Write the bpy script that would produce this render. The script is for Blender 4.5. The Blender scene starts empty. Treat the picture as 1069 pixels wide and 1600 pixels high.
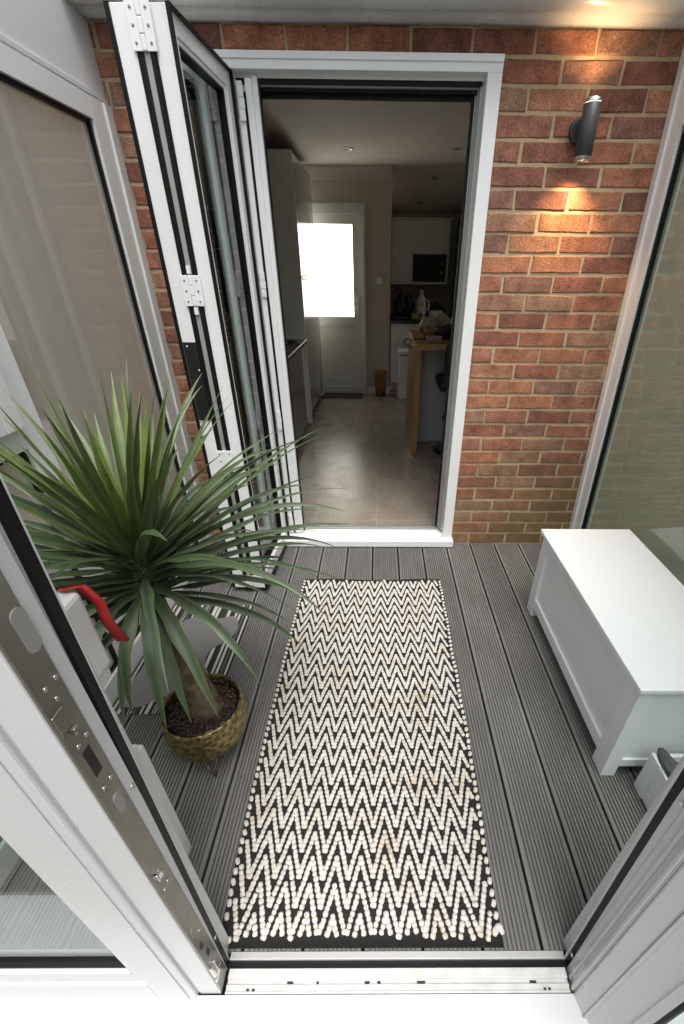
import bpy, bmesh, math, random
from mathutils import Vector, Matrix, noise
R = math.radians
sc = bpy.context.scene
col = sc.collection
rnd = random.Random(7)

# ------------------------------------------------------------------ camera
cam = bpy.data.objects.new('camera', bpy.data.cameras.new('camera'))
col.objects.link(cam)
_r = Vector((0.99994609, -0.00511998, 0.00903381)); _u = Vector((-0.00493754, 0.53089592, 0.84742265)); _f = Vector((0.0091348, 0.84742156, -0.53084202))
CAMP = Vector((-0.38723, -2.26167, 1.44142))
cam.matrix_world = Matrix(((_r.x, _u.x, -_f.x, CAMP.x), (_r.y, _u.y, -_f.y, CAMP.y), (_r.z, _u.z, -_f.z, CAMP.z), (0, 0, 0, 1)))
cd = cam.data
cd.sensor_fit = 'VERTICAL'; cd.sensor_height = 36; cd.lens = 675.0/1600*36
cd.shift_x = -(597.7-534.5)/1600; cd.shift_y = (842.5-800)/1600
cd.clip_start = 0.02; cd.clip_end = 500
sc.camera = cam

# ------------------------------------------------------------------ world, sun, exposure
SUN_EL, SUN_AZ = R(70), R(165)      # azimuth of the sun clockwise from +Y
w = bpy.data.worlds.new("World"); sc.world = w; w.use_nodes = True
nt = w.node_tree; nt.nodes.clear()
wo = nt.nodes.new('ShaderNodeOutputWorld'); bg = nt.nodes.new('ShaderNodeBackground'); sky = nt.nodes.new('ShaderNodeTexSky')
sky.sky_type = 'NISHITA'; sky.sun_disc = False; sky.sun_elevation = SUN_EL; sky.sun_rotation = SUN_AZ
sky.dust_density = 6; sky.air_density = 1.3; sky.ozone_density = 0.6
hs = nt.nodes.new('ShaderNodeHueSaturation'); hs.inputs['Saturation'].default_value = 0.35
nt.links.new(sky.outputs[0], hs.inputs['Color']); nt.links.new(hs.outputs[0], bg.inputs[0]); nt.links.new(bg.outputs[0], wo.inputs[0])
bg.inputs[1].default_value = 0.105
sl = bpy.data.lights.new('sun', 'SUN'); sl.energy = 1.5; sl.angle = R(34); sl.color = (1, .97, .93)
so = bpy.data.objects.new('sun', sl); col.objects.link(so); so.location = (0, -6, 8)
sd = Vector((math.sin(SUN_AZ)*math.cos(SUN_EL), math.cos(SUN_AZ)*math.cos(SUN_EL), math.sin(SUN_EL)))
so.rotation_euler = sd.to_track_quat('Z', 'Y').to_euler()
sc.view_settings.view_transform = 'Standard'; sc.view_settings.look = 'None'
sc.view_settings.exposure = 1.0; sc.view_settings.gamma = 1
sc.render.engine = 'CYCLES'
sc.cycles.max_bounces = 10; sc.cycles.transparent_max_bounces = 16; sc.cycles.diffuse_bounces = 5
sc.cycles.sample_clamp_indirect = 6
sc.render.resolution_x = 684; sc.render.resolution_y = 1024

# ------------------------------------------------------------------ materials
def lin(r, g, b):
    return tuple(((c/255)/12.92 if c/255 <= .04045 else ((c/255+.055)/1.055)**2.4) for c in (r, g, b))
def mat(name, c, rough=.5, metal=0, c2=None, ns=8, bump=0, bs=60, coat=0, spec=None, attr=None, rv=.08, bd=.002):
    m = bpy.data.materials.new(name); m.use_nodes = True
    n = m.node_tree; p = n.nodes['Principled BSDF']
    tc = n.nodes.new('ShaderNodeTexCoord')
    nz = n.nodes.new('ShaderNodeTexNoise'); nz.inputs['Scale'].default_value = ns; nz.inputs['Detail'].default_value = 6
    n.links.new(tc.outputs['Object'], nz.inputs['Vector'])
    if c2 is None: c2 = tuple(x*.93 for x in c)
    mx = n.nodes.new('ShaderNodeMix'); mx.data_type = 'RGBA'
    mx.inputs[6].default_value = (*c, 1); mx.inputs[7].default_value = (*c2, 1)
    rp = n.nodes.new('ShaderNodeMapRange'); rp.inputs[1].default_value = .35; rp.inputs[2].default_value = .65
    n.links.new(nz.outputs[0], rp.inputs[0]); n.links.new(rp.outputs[0], mx.inputs[0])
    n.links.new(mx.outputs[2], p.inputs['Base Color'])
    rr = n.nodes.new('ShaderNodeMapRange'); rr.inputs[3].default_value = max(0, rough-rv); rr.inputs[4].default_value = min(1, rough+rv)
    n.links.new(nz.outputs[0], rr.inputs[0]); n.links.new(rr.outputs[0], p.inputs['Roughness'])
    p.inputs['Metallic'].default_value = metal
    if coat: p.inputs['Coat Weight'].default_value = coat; p.inputs['Coat Roughness'].default_value = .04
    if spec is not None: p.inputs['Specular IOR Level'].default_value = spec
    if bump:
        nb = n.nodes.new('ShaderNodeTexNoise'); nb.inputs['Scale'].default_value = bs; nb.inputs['Detail'].default_value = 5
        n.links.new(tc.outputs['Object'], nb.inputs['Vector'])
        b = n.nodes.new('ShaderNodeBump'); b.inputs['Strength'].default_value = bump; b.inputs['Distance'].default_value = bd
        n.links.new(nb.outputs[0], b.inputs['Height']); n.links.new(b.outputs[0], p.inputs['Normal'])
    return m
M = {}
M['upvc'] = mat('white_upvc', (.80, .815, .82), .22, 0, (.785, .80, .81), 5, rv=.03)
M['upvc_dimmed'] = mat('white_upvc_dimmed_for_daylight', (.53, .545, .55), .27, 0, (.515, .53, .535), 3, rv=.03)  # same white upvc, colour darkened to offset the stronger light outdoors
M['alu'] = mat('white_powder_coat', (.83, .85, .855), .26, 0, (.81, .83, .84), 6, rv=.03)
M['panel'] = mat('white_panel', (.72, .73, .75), .35, 0, (.68, .70, .72), 3)
M['gasket'] = mat('black_rubber', (.006, .006, .0065), .5, spec=.25)
M['steel'] = mat('lock_steel', (.30, .28, .245), .34, .85, (.25, .235, .21), 14, .05, 400, bd=.0004)
M['bright'] = mat('bright_steel', (.7, .7, .68), .22, 1)
M['darkhole'] = mat('dark_recess', (.01, .01, .01), .6)
M['greystrip'] = mat('grey_aluminium', (.42, .42, .40), .38, .3)
M['greyplug'] = mat('grey_plastic_plug', (.27, .265, .25), .5)
M['mortar'] = mat('mortar', (.50, .40, .26), .95, 0, (.40, .31, .19), 14, .9, 150, bd=.003)
M['bench'] = mat('white_satin_paint', (.78, .80, .81), .33, 0, (.75, .775, .79), 4, .04, 300, bd=.0005)
M['lampbody'] = mat('anthracite_metal', (.055, .058, .062), .42, .2)
M['beam'] = mat('white_gloss_lead', (.62, .63, .63), .28, 0, (.5, .51, .51), 4, .3, 9, bd=.01)
M['soil'] = mat('brown_gravel', (.05, .028, .02), .35, 0, (.02, .012, .01), 60)
M['trunk'] = mat('dracaena_bark', (.17, .125, .075), .85, 0, (.06, .042, .026), 30, .9, 120, bd=.004)
M['brass'] = None
M['cowgrey'] = mat('smooth_grey_mat', (.19, .19, .19), .42, 0, (.17, .17, .17), 5)
M['rugblack'] = mat('black_weave', (.008, .0075, .008), 1, 0, (.016, .015, .015), 200, .8, 300)
M['rugyarn'] = None
M['red'] = mat('red_cloth', (.55, .025, .02), .8, 0, (.45, .02, .02), 10, .3, 80)
M['greycloth'] = mat('grey_felt', (.10, .10, .105), .9, 0, (.07, .07, .07), 60, .5, 200)
M['k_wall'] = mat('kitchen_wall_paint', (.54, .485, .41), .8, 0, (.525, .47, .395), 3)
M['k_ceil'] = mat('kitchen_ceiling_paint', (.66, .615, .55), .85)
M['k_white'] = mat('kitchen_white_gloss', (.84, .85, .81), .3)
M['k_door'] = mat('rear_door_upvc', (.70, .70, .66), .35)
M['k_taupe'] = mat('taupe_gloss_front', (.30, .275, .24), .15, 0, (.28, .26, .23), 2, rv=.02, spec=.35)
M['k_work'] = mat('black_worktop', (.02, .02, .02), .25)
M['oak'] = None
M['black'] = mat('black_plastic', (.012, .012, .012), .4)
M['blackglass'] = mat('black_glass', (.008, .009, .009), .06)
M['leather'] = mat('dark_brown_leather', (.035, .02, .016), .5)
M['basket'] = mat('tan_woven_bin', (.30, .16, .05), .7, 0, (.25, .13, .04), 20, .4, 80)
M['kmat'] = mat('dark_doormat', (.06, .055, .05), .95, 0, (.04, .04, .035), 60, .6, 200)
M['cream'] = mat('cream_paper', (.45, .38, .27), .7, 0, (.3, .24, .16), 25, .5, 40)
M['bread'] = mat('golden_crust', (.32, .17, .05), .7, 0, (.2, .1, .03), 20, .4, 60)
M['maroon'] = mat('dark_maroon_leather', (.05, .018, .016), .6, 0, (.03, .012, .01), 15, .4, 50)
M['tan'] = mat('pinkish_card', (.30, .23, .20), .7)
M['yellow'] = mat('yellow_label', (.65, .45, .04), .6)
M['redlabel'] = mat('red_label', (.4, .07, .04), .6)
M['bottle'] = mat('white_bottle', (.62, .62, .57), .35)
M['patio'] = mat('outside_paving', (.30, .29, .27), .85, 0, (.24, .235, .22), 6, .5, 40)
M['render'] = mat('beige_render', (.42, .39, .33), .9, 0, (.37, .345, .29), 2, .5, 60)
M['fence'] = mat('weathered_fence', (.20, .19, .15), .85, 0, (.13, .13, .10), 12, .5, 50)
M['hedge'] = mat('hedge_leaf', (.06, .11, .03), .6, 0, (.035, .075, .02), 20)
M['ball'] = mat('yellow_felt_ball', (.30, .32, .09), .95, 0, (.20, .22, .06), 60, .8, 200)
M['plastic_wht'] = mat('white_plastic_box', (.74, .75, .75), .4)

def nodemat(name):
    m = bpy.data.materials.new(name); m.use_nodes = True
    return m, m.node_tree, m.node_tree.nodes['Principled BSDF']
def N(t, k, **kw):
    n = t.nodes.new(k)
    for a, v in kw.items(): setattr(n, a, v)
    return n
def ramp(t, stops, interp='LINEAR'):
    n = t.nodes.new('ShaderNodeValToRGB'); n.color_ramp.interpolation = interp
    e = n.color_ramp.elements
    while len(e) < len(stops): e.new(0.5)
    for i, (p, c) in enumerate(stops): e[i].position = p; e[i].color = (*c, 1)
    return n
# --- bricks
m, t, p = nodemat('brick_clay'); M['brick'] = m
at = N(t, 'ShaderNodeAttribute'); at.attribute_name = 'rv'
r1 = ramp(t, [(0, (.19, .085, .062)), (.15, (.27, .107, .073)), (.36, (.35, .145, .083)), (.50, (.32, .143, .098)), (.66, (.41, .178, .095)), (.84, (.33, .19, .122)), (1, (.24, .113, .086))])
t.links.new(at.outputs['Fac'], r1.inputs[0])
tc = N(t, 'ShaderNodeTexCoord')
n1 = N(t, 'ShaderNodeTexNoise'); n1.inputs['Scale'].default_value = 13; n1.inputs['Detail'].default_value = 8; n1.inputs['Roughness'].default_value = .65
n2 = N(t, 'ShaderNodeTexNoise'); n2.inputs['Scale'].default_value = 160; n2.inputs['Detail'].default_value = 4
n3 = N(t, 'ShaderNodeTexNoise'); n3.inputs['Scale'].default_value = 2.2; n3.inputs['Detail'].default_value = 5
n4 = N(t, 'ShaderNodeTexNoise'); n4.inputs['Scale'].default_value = 55; n4.inputs['Detail'].default_value = 2
for nn in (n1, n2, n3, n4): t.links.new(tc.outputs['Object'], nn.inputs['Vector'])
mr = N(t, 'ShaderNodeMapRange'); mr.inputs[1].default_value = .3; mr.inputs[2].default_value = .72; mr.inputs[3].default_value = .45; mr.inputs[4].default_value = 1.45
t.links.new(n1.outputs[0], mr.inputs[0])
mr2 = N(t, 'ShaderNodeMapRange'); mr2.inputs[1].default_value = .3; mr2.inputs[2].default_value = .7; mr2.inputs[3].default_value = .6; mr2.inputs[4].default_value = 1.4
t.links.new(n2.outputs[0], mr2.inputs[0])
mul = N(t, 'ShaderNodeMath', operation='MULTIPLY'); t.links.new(mr.outputs[0], mul.inputs[0]); t.links.new(mr2.outputs[0], mul.inputs[1])
vm = N(t, 'ShaderNodeVectorMath', operation='SCALE'); t.links.new(r1.outputs[0], vm.inputs[0]); t.links.new(mul.outputs[0], vm.inputs['Scale'])
# algae / damp stain near the ground on the right
sx = N(t, 'ShaderNodeSeparateXYZ'); t.links.new(tc.outputs['Object'], sx.inputs[0])
a1 = N(t, 'ShaderNodeMath', operation='MULTIPLY'); a1.inputs[1].default_value = -.95; t.links.new(sx.outputs['Z'], a1.inputs[0])
a2 = N(t, 'ShaderNodeMath', operation='MULTIPLY_ADD'); a2.inputs[1].default_value = .8; t.links.new(sx.outputs['X'], a2.inputs[0]); t.links.new(a1.outputs[0], a2.inputs[2])
a3 = N(t, 'ShaderNodeMath', operation='MULTIPLY_ADD'); a3.inputs[1].default_value = 1.3; t.links.new(n3.outputs[0], a3.inputs[0]); t.links.new(a2.outputs[0], a3.inputs[2])
a4 = N(t, 'ShaderNodeMapRange'); a4.inputs[1].default_value = .35; a4.inputs[2].default_value = .95; a4.inputs[3].default_value = 0; a4.inputs[4].default_value = .72
t.links.new(a3.outputs[0], a4.inputs[0])
mx = N(t, 'ShaderNodeMix', data_type='RGBA'); mx.inputs[7].default_value = (.165, .135, .055, 1)
t.links.new(a4.outputs[0], mx.inputs[0]); t.links.new(vm.outputs[0], mx.inputs[6])
sp = N(t, 'ShaderNodeMapRange'); sp.inputs[1].default_value = .70; sp.inputs[2].default_value = .76; sp.inputs[3].default_value = 0; sp.inputs[4].default_value = .6
t.links.new(n4.outputs[0], sp.inputs[0])
mx2 = N(t, 'ShaderNodeMix', data_type='RGBA'); mx2.inputs[7].default_value = (.55, .40, .30, 1)
t.links.new(sp.outputs[0], mx2.inputs[0]); t.links.new(mx.outputs[2], mx2.inputs[6])
t.links.new(mx2.outputs[2], p.inputs['Base Color']); p.inputs['Roughness'].default_value = .9
bp = N(t, 'ShaderNodeBump'); bp.inputs['Strength'].default_value = .8; bp.inputs['Distance'].default_value = .003
ad = N(t, 'ShaderNodeMath', operation='ADD'); t.links.new(n1.outputs[0], ad.inputs[0]); t.links.new(n2.outputs[0], ad.inputs[1])
t.links.new(ad.outputs[0], bp.inputs['Height']); t.links.new(bp.outputs[0], p.inputs['Normal'])
# --- deck composite
m, t, p = nodemat('grey_composite_decking'); M['deck'] = m
tc = N(t, 'ShaderNodeTexCoord'); mp = N(t, 'ShaderNodeMapping'); mp.inputs['Scale'].default_value = (60, 2.5, 60)
t.links.new(tc.outputs['Object'], mp.inputs[0])
n1 = N(t, 'ShaderNodeTexNoise'); n1.inputs['Scale'].default_value = 1.5; n1.inputs['Detail'].default_value = 6; t.links.new(mp.outputs[0], n1.inputs['Vector'])
n2 = N(t, 'ShaderNodeTexNoise'); n2.inputs['Scale'].default_value = 3; n2.inputs['Detail'].default_value = 7; t.links.new(tc.outputs['Object'], n2.inputs['Vector'])
at = N(t, 'ShaderNodeAttribute'); at.attribute_name = 'rv'
r1 = ramp(t, [(.3, (.128, .126, .12)), (.7, (.175, .172, .166))]); t.links.new(n1.outputs[0], r1.inputs[0])
r2 = ramp(t, [(.3, (.82, .82, .8)), (.7, (1.1, 1.1, 1.1))]); t.links.new(n2.outputs[0], r2.inputs[0])
mm = N(t, 'ShaderNodeMix', data_type='RGBA', blend_type='MULTIPLY'); mm.inputs[0].default_value = 1
t.links.new(r1.outputs[0], mm.inputs[6]); t.links.new(r2.outputs[0], mm.inputs[7])
sx = N(t, 'ShaderNodeSeparateXYZ'); t.links.new(tc.outputs['Object'], sx.inputs[0])
bd_ = N(t, 'ShaderNodeMath', operation='MULTIPLY_ADD'); bd_.inputs[1].default_value = 1/.15; bd_.inputs[2].default_value = -.0288/.15; t.links.new(sx.outputs['X'], bd_.inputs[0])
fl_ = N(t, 'ShaderNodeMath', operation='FLOOR'); t.links.new(bd_.outputs[0], fl_.inputs[0])
wn = N(t, 'ShaderNodeTexWhiteNoise', noise_dimensions='1D'); t.links.new(fl_.outputs[0], wn.inputs['W'])
wr = N(t, 'ShaderNodeMapRange'); wr.inputs[3].default_value = .84; wr.inputs[4].default_value = 1.16; t.links.new(wn.outputs[0], wr.inputs[0])
n5 = N(t, 'ShaderNodeTexNoise'); n5.inputs['Scale'].default_value = 95; n5.inputs['Detail'].default_value = 2; t.links.new(tc.outputs['Object'], n5.inputs['Vector'])
dr_ = N(t, 'ShaderNodeMapRange'); dr_.inputs[1].default_value = .74; dr_.inputs[2].default_value = .80; dr_.inputs[3].default_value = 1; dr_.inputs[4].default_value = 1.9; t.links.new(n5.outputs[0], dr_.inputs[0])
wm = N(t, 'ShaderNodeMath', operation='MULTIPLY'); t.links.new(wr.outputs[0], wm.inputs[0]); t.links.new(dr_.outputs[0], wm.inputs[1])
vs_ = N(t, 'ShaderNodeVectorMath', operation='SCALE'); t.links.new(mm.outputs[2], vs_.inputs[0]); t.links.new(wm.outputs[0], vs_.inputs['Scale'])
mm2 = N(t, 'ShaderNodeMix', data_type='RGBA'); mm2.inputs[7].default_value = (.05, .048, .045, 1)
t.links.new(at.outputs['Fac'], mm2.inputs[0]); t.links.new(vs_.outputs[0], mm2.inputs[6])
t.links.new(mm2.outputs[2], p.inputs['Base Color']); p.inputs['Roughness'].default_value = .7
bp = N(t, 'ShaderNodeBump'); bp.inputs['Strength'].default_value = .25; bp.inputs['Distance'].default_value = .001; t.links.new(n1.outputs[0], bp.inputs['Height']); t.links.new(bp.outputs[0], p.inputs['Normal'])
# --- rug yarn
m, t, p = nodemat('cream_yarn'); M['rugyarn'] = m
tc = N(t, 'ShaderNodeTexCoord')
n1 = N(t, 'ShaderNodeTexNoise'); n1.inputs['Scale'].default_value = 7; n1.inputs['Detail'].default_value = 5; t.links.new(tc.outputs['Object'], n1.inputs['Vector'])
n2 = N(t, 'ShaderNodeTexNoise'); n2.inputs['Scale'].default_value = 90; n2.inputs['Detail'].default_value = 3; t.links.new(tc.outputs['Object'], n2.inputs['Vector'])
r1 = ramp(t, [(.48, (.59, .58, .55)), (.62, (.585, .545, .475)), (.76, (.44, .36, .27))]); t.links.new(n1.outputs[0], r1.inputs[0])
r2 = ramp(t, [(.3, (.78, .76, .74)), (.65, (1.08, 1.08, 1.08))]); t.links.new(n2.outputs[0], r2.inputs[0])
mm = N(t, 'ShaderNodeMix', data_type='RGBA', blend_type='MULTIPLY'); mm.inputs[0].default_value = 1
t.links.new(r1.outputs[0], mm.inputs[6]); t.links.new(r2.outputs[0], mm.inputs[7]); t.links.new(mm.outputs[2], p.inputs['Base Color'])
p.inputs['Roughness'].default_value = .95
n3 = N(t, 'ShaderNodeTexNoise'); n3.inputs['Scale'].default_value = 700; t.links.new(tc.outputs['Object'], n3.inputs['Vector'])
bp = N(t, 'ShaderNodeBump'); bp.inputs['Strength'].default_value = .6; bp.inputs['Distance'].default_value = .0015; t.links.new(n3.outputs[0], bp.inputs['Height']); t.links.new(bp.outputs[0], p.inputs['Normal'])
# --- hammered brass
m, t, p = nodemat('hammered_antique_brass'); M['brass'] = m
tc = N(t, 'ShaderNodeTexCoord'); v = N(t, 'ShaderNodeTexVoronoi'); v.feature = 'SMOOTH_F1'; v.inputs['Scale'].default_value = 66; v.inputs['Smoothness'].default_value = .35
t.links.new(tc.outputs['Object'], v.inputs['Vector'])
r1 = ramp(t, [(.0, (.06, .046, .018)), (.36, (.17, .13, .052)), (.75, (.36, .285, .13))]); t.links.new(v.outputs['Distance'], r1.inputs[0])
t.links.new(r1.outputs[0], p.inputs['Base Color']); p.inputs['Metallic'].default_value = .85; p.inputs['Roughness'].default_value = .38
bp = N(t, 'ShaderNodeBump'); bp.inputs['Strength'].default_value = .9; bp.inputs['Distance'].default_value = .004; t.links.new(v.outputs['Distance'], bp.inputs['Height']); t.links.new(bp.outputs[0], p.inputs['Normal'])
# --- plant leaf
m, t, p = nodemat('dracaena_leaf'); M['leaf'] = m
at = N(t, 'ShaderNodeAttribute'); at.attribute_name = 'rv'
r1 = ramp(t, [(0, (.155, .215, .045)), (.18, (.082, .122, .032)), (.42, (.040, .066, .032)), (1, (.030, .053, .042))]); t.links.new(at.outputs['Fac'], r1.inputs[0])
tc = N(t, 'ShaderNodeTexCoord'); n1 = N(t, 'ShaderNodeTexNoise'); n1.inputs['Scale'].default_value = 25; n1.inputs['Detail'].default_value = 5; t.links.new(tc.outputs['Object'], n1.inputs['Vector'])
r2 = ramp(t, [(.3, (.75, .78, .75)), (.7, (1.25, 1.2, 1.2))]); t.links.new(n1.outputs[0], r2.inputs[0])
mm = N(t, 'ShaderNodeMix', data_type='RGBA', blend_type='MULTIPLY'); mm.inputs[0].default_value = 1
t.links.new(r1.outputs[0], mm.inputs[6]); t.links.new(r2.outputs[0], mm.inputs[7])
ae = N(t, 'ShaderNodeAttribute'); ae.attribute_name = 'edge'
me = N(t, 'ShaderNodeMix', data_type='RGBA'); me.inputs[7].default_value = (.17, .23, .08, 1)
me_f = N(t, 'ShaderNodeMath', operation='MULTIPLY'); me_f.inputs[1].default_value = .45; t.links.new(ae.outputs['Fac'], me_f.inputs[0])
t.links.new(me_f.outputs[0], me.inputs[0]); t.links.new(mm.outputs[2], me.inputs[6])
t.links.new(me.outputs[2], p.inputs['Base Color']); p.inputs['Roughness'].default_value = .48
# --- striped mat
m, t, p = nodemat('striped_mat'); M['stripe'] = m
tc = N(t, 'ShaderNodeTexCoord'); sx = N(t, 'ShaderNodeSeparateXYZ'); t.links.new(tc.outputs['Object'], sx.inputs[0])
a = N(t, 'ShaderNodeMath', operation='MULTIPLY'); a.inputs[1].default_value = 55; t.links.new(sx.outputs['X'], a.inputs[0])
nz = N(t, 'ShaderNodeTexNoise', noise_dimensions='1D'); nz.inputs['Scale'].default_value = 1; nz.inputs['Detail'].default_value = 1; t.links.new(a.outputs[0], nz.inputs['W'])
r1 = ramp(t, [(.50, (.018, .018, .018)), (.56, (.48, .47, .44))], 'LINEAR'); t.links.new(nz.outputs[0], r1.inputs[0]); t.links.new(r1.outputs[0], p.inputs['Base Color']); p.inputs['Roughness'].default_value = .9
# --- kitchen tiles
m, t, p = nodemat('taupe_stone_tiles'); M['tile'] = m
tc = N(t, 'ShaderNodeTexCoord'); mp = N(t, 'ShaderNodeMapping'); mp.inputs['Location'].default_value = (.40, -.19, 0); mp.inputs['Rotation'].default_value = (0, 0, 0)
t.links.new(tc.outputs['Object'], mp.inputs[0])
b = N(t, 'ShaderNodeTexBrick'); b.offset = 0.0; b.inputs['Scale'].default_value = 1; b.inputs['Brick Width'].default_value = .40; b.inputs['Row Height'].default_value = .62
b.inputs['Mortar Size'].default_value = .003; b.inputs['Color1'].default_value = (.255, .222, .182, 1); b.inputs['Color2'].default_value = (.235, .204, .168, 1); b.inputs['Mortar'].default_value = (.36, .33, .28, 1)
t.links.new(mp.outputs[0], b.inputs['Vector'])
n1 = N(t, 'ShaderNodeTexNoise'); n1.inputs['Scale'].default_value = 5; n1.inputs['Detail'].default_value = 4; n1.inputs['Roughness'].default_value = .55; t.links.new(tc.outputs['Object'], n1.inputs['Vector'])
r2 = ramp(t, [(.3, (.86, .85, .84)), (.7, (1.12, 1.11, 1.09))]); t.links.new(n1.outputs[0], r2.inputs[0])
mm = N(t, 'ShaderNodeMix', data_type='RGBA', blend_type='MULTIPLY'); mm.inputs[0].default_value = 1
t.links.new(b.outputs[0], mm.inputs[6]); t.links.new(r2.outputs[0], mm.inputs[7]); t.links.new(mm.outputs[2], p.inputs['Base Color'])
rr = N(t, 'ShaderNodeMapRange'); rr.inputs[1].default_value = .3; rr.inputs[2].default_value = .7; rr.inputs[3].default_value = .23; rr.inputs[4].default_value = .31; nr = N(t, 'ShaderNodeTexNoise'); nr.inputs['Scale'].default_value = 9; nr.inputs['Detail'].default_value = 6; t.links.new(tc.outputs['Object'], nr.inputs['Vector']); t.links.new(nr.outputs[0], rr.inputs[0]); t.links.new(rr.outputs[0], p.inputs['Roughness'])
# --- outside slabs
m, t, p = nodemat('outside_slabs'); M['patio'] = m
tc = N(t, 'ShaderNodeTexCoord')
b = N(t, 'ShaderNodeTexBrick'); b.offset = 0.5; b.inputs['Scale'].default_value = 1; b.inputs['Brick Width'].default_value = .60; b.inputs['Row Height'].default_value = .30
b.inputs['Mortar Size'].default_value = .006; b.inputs['Color1'].default_value = (.17, .16, .145, 1); b.inputs['Color2'].default_value = (.12, .112, .10, 1); b.inputs['Mortar'].default_value = (.05, .048, .045, 1)
t.links.new(tc.outputs['Object'], b.inputs['Vector'])
n1 = N(t, 'ShaderNodeTexNoise'); n1.inputs['Scale'].default_value = 9; n1.inputs['Detail'].default_value = 9; t.links.new(tc.outputs['Object'], n1.inputs['Vector'])
r2 = ramp(t, [(.3, (.7, .7, .7)), (.7, (1.25, 1.22, 1.2))]); t.links.new(n1.outputs[0], r2.inputs[0])
mm = N(t, 'ShaderNodeMix', data_type='RGBA', blend_type='MULTIPLY'); mm.inputs[0].default_value = 1
t.links.new(b.outputs[0], mm.inputs[6]); t.links.new(r2.outputs[0], mm.inputs[7]); t.links.new(mm.outputs[2], p.inputs['Base Color']); p.inputs['Roughness'].default_value = .8
# --- oak
m, t, p = nodemat('oak_worktop'); M['oak'] = m
tc = N(t, 'ShaderNodeTexCoord'); mp = N(t, 'ShaderNodeMapping'); mp.inputs['Scale'].default_value = (14, 14, 1.5); t.links.new(tc.outputs['Object'], mp.inputs[0])
n1 = N(t, 'ShaderNodeTexNoise'); n1.inputs['Scale'].default_value = 2; n1.inputs['Detail'].default_value = 7; n1.inputs['Distortion'].default_value = .6; t.links.new(mp.outputs[0], n1.inputs['Vector'])
r1 = ramp(t, [(.3, (.26, .125, .04)), (.7, (.42, .23, .085))]); t.links.new(n1.outputs[0], r1.inputs[0]); t.links.new(r1.outputs[0], p.inputs['Base Color']); p.inputs['Roughness'].default_value = .38
# --- glass
def glassmat(name, tint, milk, milkcol, rough=.0, ior=1.5):
    m = bpy.data.materials.new(name); m.use_nodes = True; t = m.node_tree; t.nodes.clear()
    o = N(t, 'ShaderNodeOutputMaterial'); tr = N(t, 'ShaderNodeBsdfTransparent'); tr.inputs[0].default_value = (*tint, 1)
    gl = N(t, 'ShaderNodeBsdfGlossy'); gl.inputs['Roughness'].default_value = rough
    fr = N(t, 'ShaderNodeFresnel'); 
    ge = N(t, 'ShaderNodeNewGeometry'); io = N(t, 'ShaderNodeMapRange'); io.inputs[3].default_value = ior; io.inputs[4].default_value = 1/ior
    t.links.new(ge.outputs['Backfacing'], io.inputs[0]); t.links.new(io.outputs[0], fr.inputs[0])
    base = tr.outputs[0]
    if milk:
        df = N(t, 'ShaderNodeBsdfDiffuse'); tl = N(t, 'ShaderNodeBsdfTranslucent')
        tc = N(t, 'ShaderNodeTexCoord'); nz = N(t, 'ShaderNodeTexNoise'); nz.inputs['Scale'].default_value = 1.6; nz.inputs['Detail'].default_value = 3
        t.links.new(tc.outputs['Object'], nz.inputs['Vector'])
        r = ramp(t, [(.35, tuple(c*.85 for c in milkcol)), (.65, milkcol)]); t.links.new(nz.outputs[0], r.inputs[0]); t.links.new(r.outputs[0], df.inputs[0]); tl.inputs[0].default_value = (*[min(1, c*2.6) for c in milkcol], 1); dm = N(t, 'ShaderNodeMixShader'); dm.inputs[0].default_value = .75; t.links.new(df.outputs[0], dm.inputs[1]); t.links.new(tl.outputs[0], dm.inputs[2])
        m1 = N(t, 'ShaderNodeMixShader'); m1.inputs[0].default_value = milk; t.links.new(tr.outputs[0], m1.inputs[1]); t.links.new(dm.outputs[0], m1.inputs[2]); base = m1.outputs[0]
    m2 = N(t, 'ShaderNodeMixShader'); t.links.new(fr.outputs[0], m2.inputs[0]); t.links.new(base, m2.inputs[1]); t.links.new(gl.outputs[0], m2.inputs[2])
    t.links.new(m2.outputs[0], o.inputs[0]); return m
M['glass'] = glassmat('clear_glazing', (.80, .86, .84), 0, (0, 0, 0))
M['obsc'] = glassmat('tinted_obscure_glazing_left', (.74, .75, .74), .62, (.36, .365, .34), .02, ior=2.1)
M['obsc2'] = glassmat('tinted_obscure_glazing_right', (.80, .83, .79), .45, (.20, .235, .195), .02, ior=2.1)
M['roofglass'] = glassmat('roof_glazing', (.985, .99, .99), 0, (0, 0, 0), ior=1.15)
def emis(name, c, s):
    m = bpy.data.materials.new(name); m.use_nodes = True; t = m.node_tree; p = t.nodes['Principled BSDF']
    tc = N(t, 'ShaderNodeTexCoord'); nz = N(t, 'ShaderNodeTexNoise'); nz.inputs['Scale'].default_value = 2; t.links.new(tc.outputs['Object'], nz.inputs['Vector'])
    r = ramp(t, [(.3, tuple(x*.97 for x in c)), (.7, c)]); t.links.new(nz.outputs[0], r.inputs[0]); t.links.new(r.outputs[0], p.inputs['Emission Color'])
    p.inputs['Emission Strength'].default_value = s; p.inputs['Base Color'].default_value = (*c, 1); p.inputs['Roughness'].default_value = .3
    return m
M['litpane'] = emis('daylit_frosted_pane', (1, .955, .85), 2.3)
M['lamplens'] = emis('lamp_lens', (1, .80, .50), 6)

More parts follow.
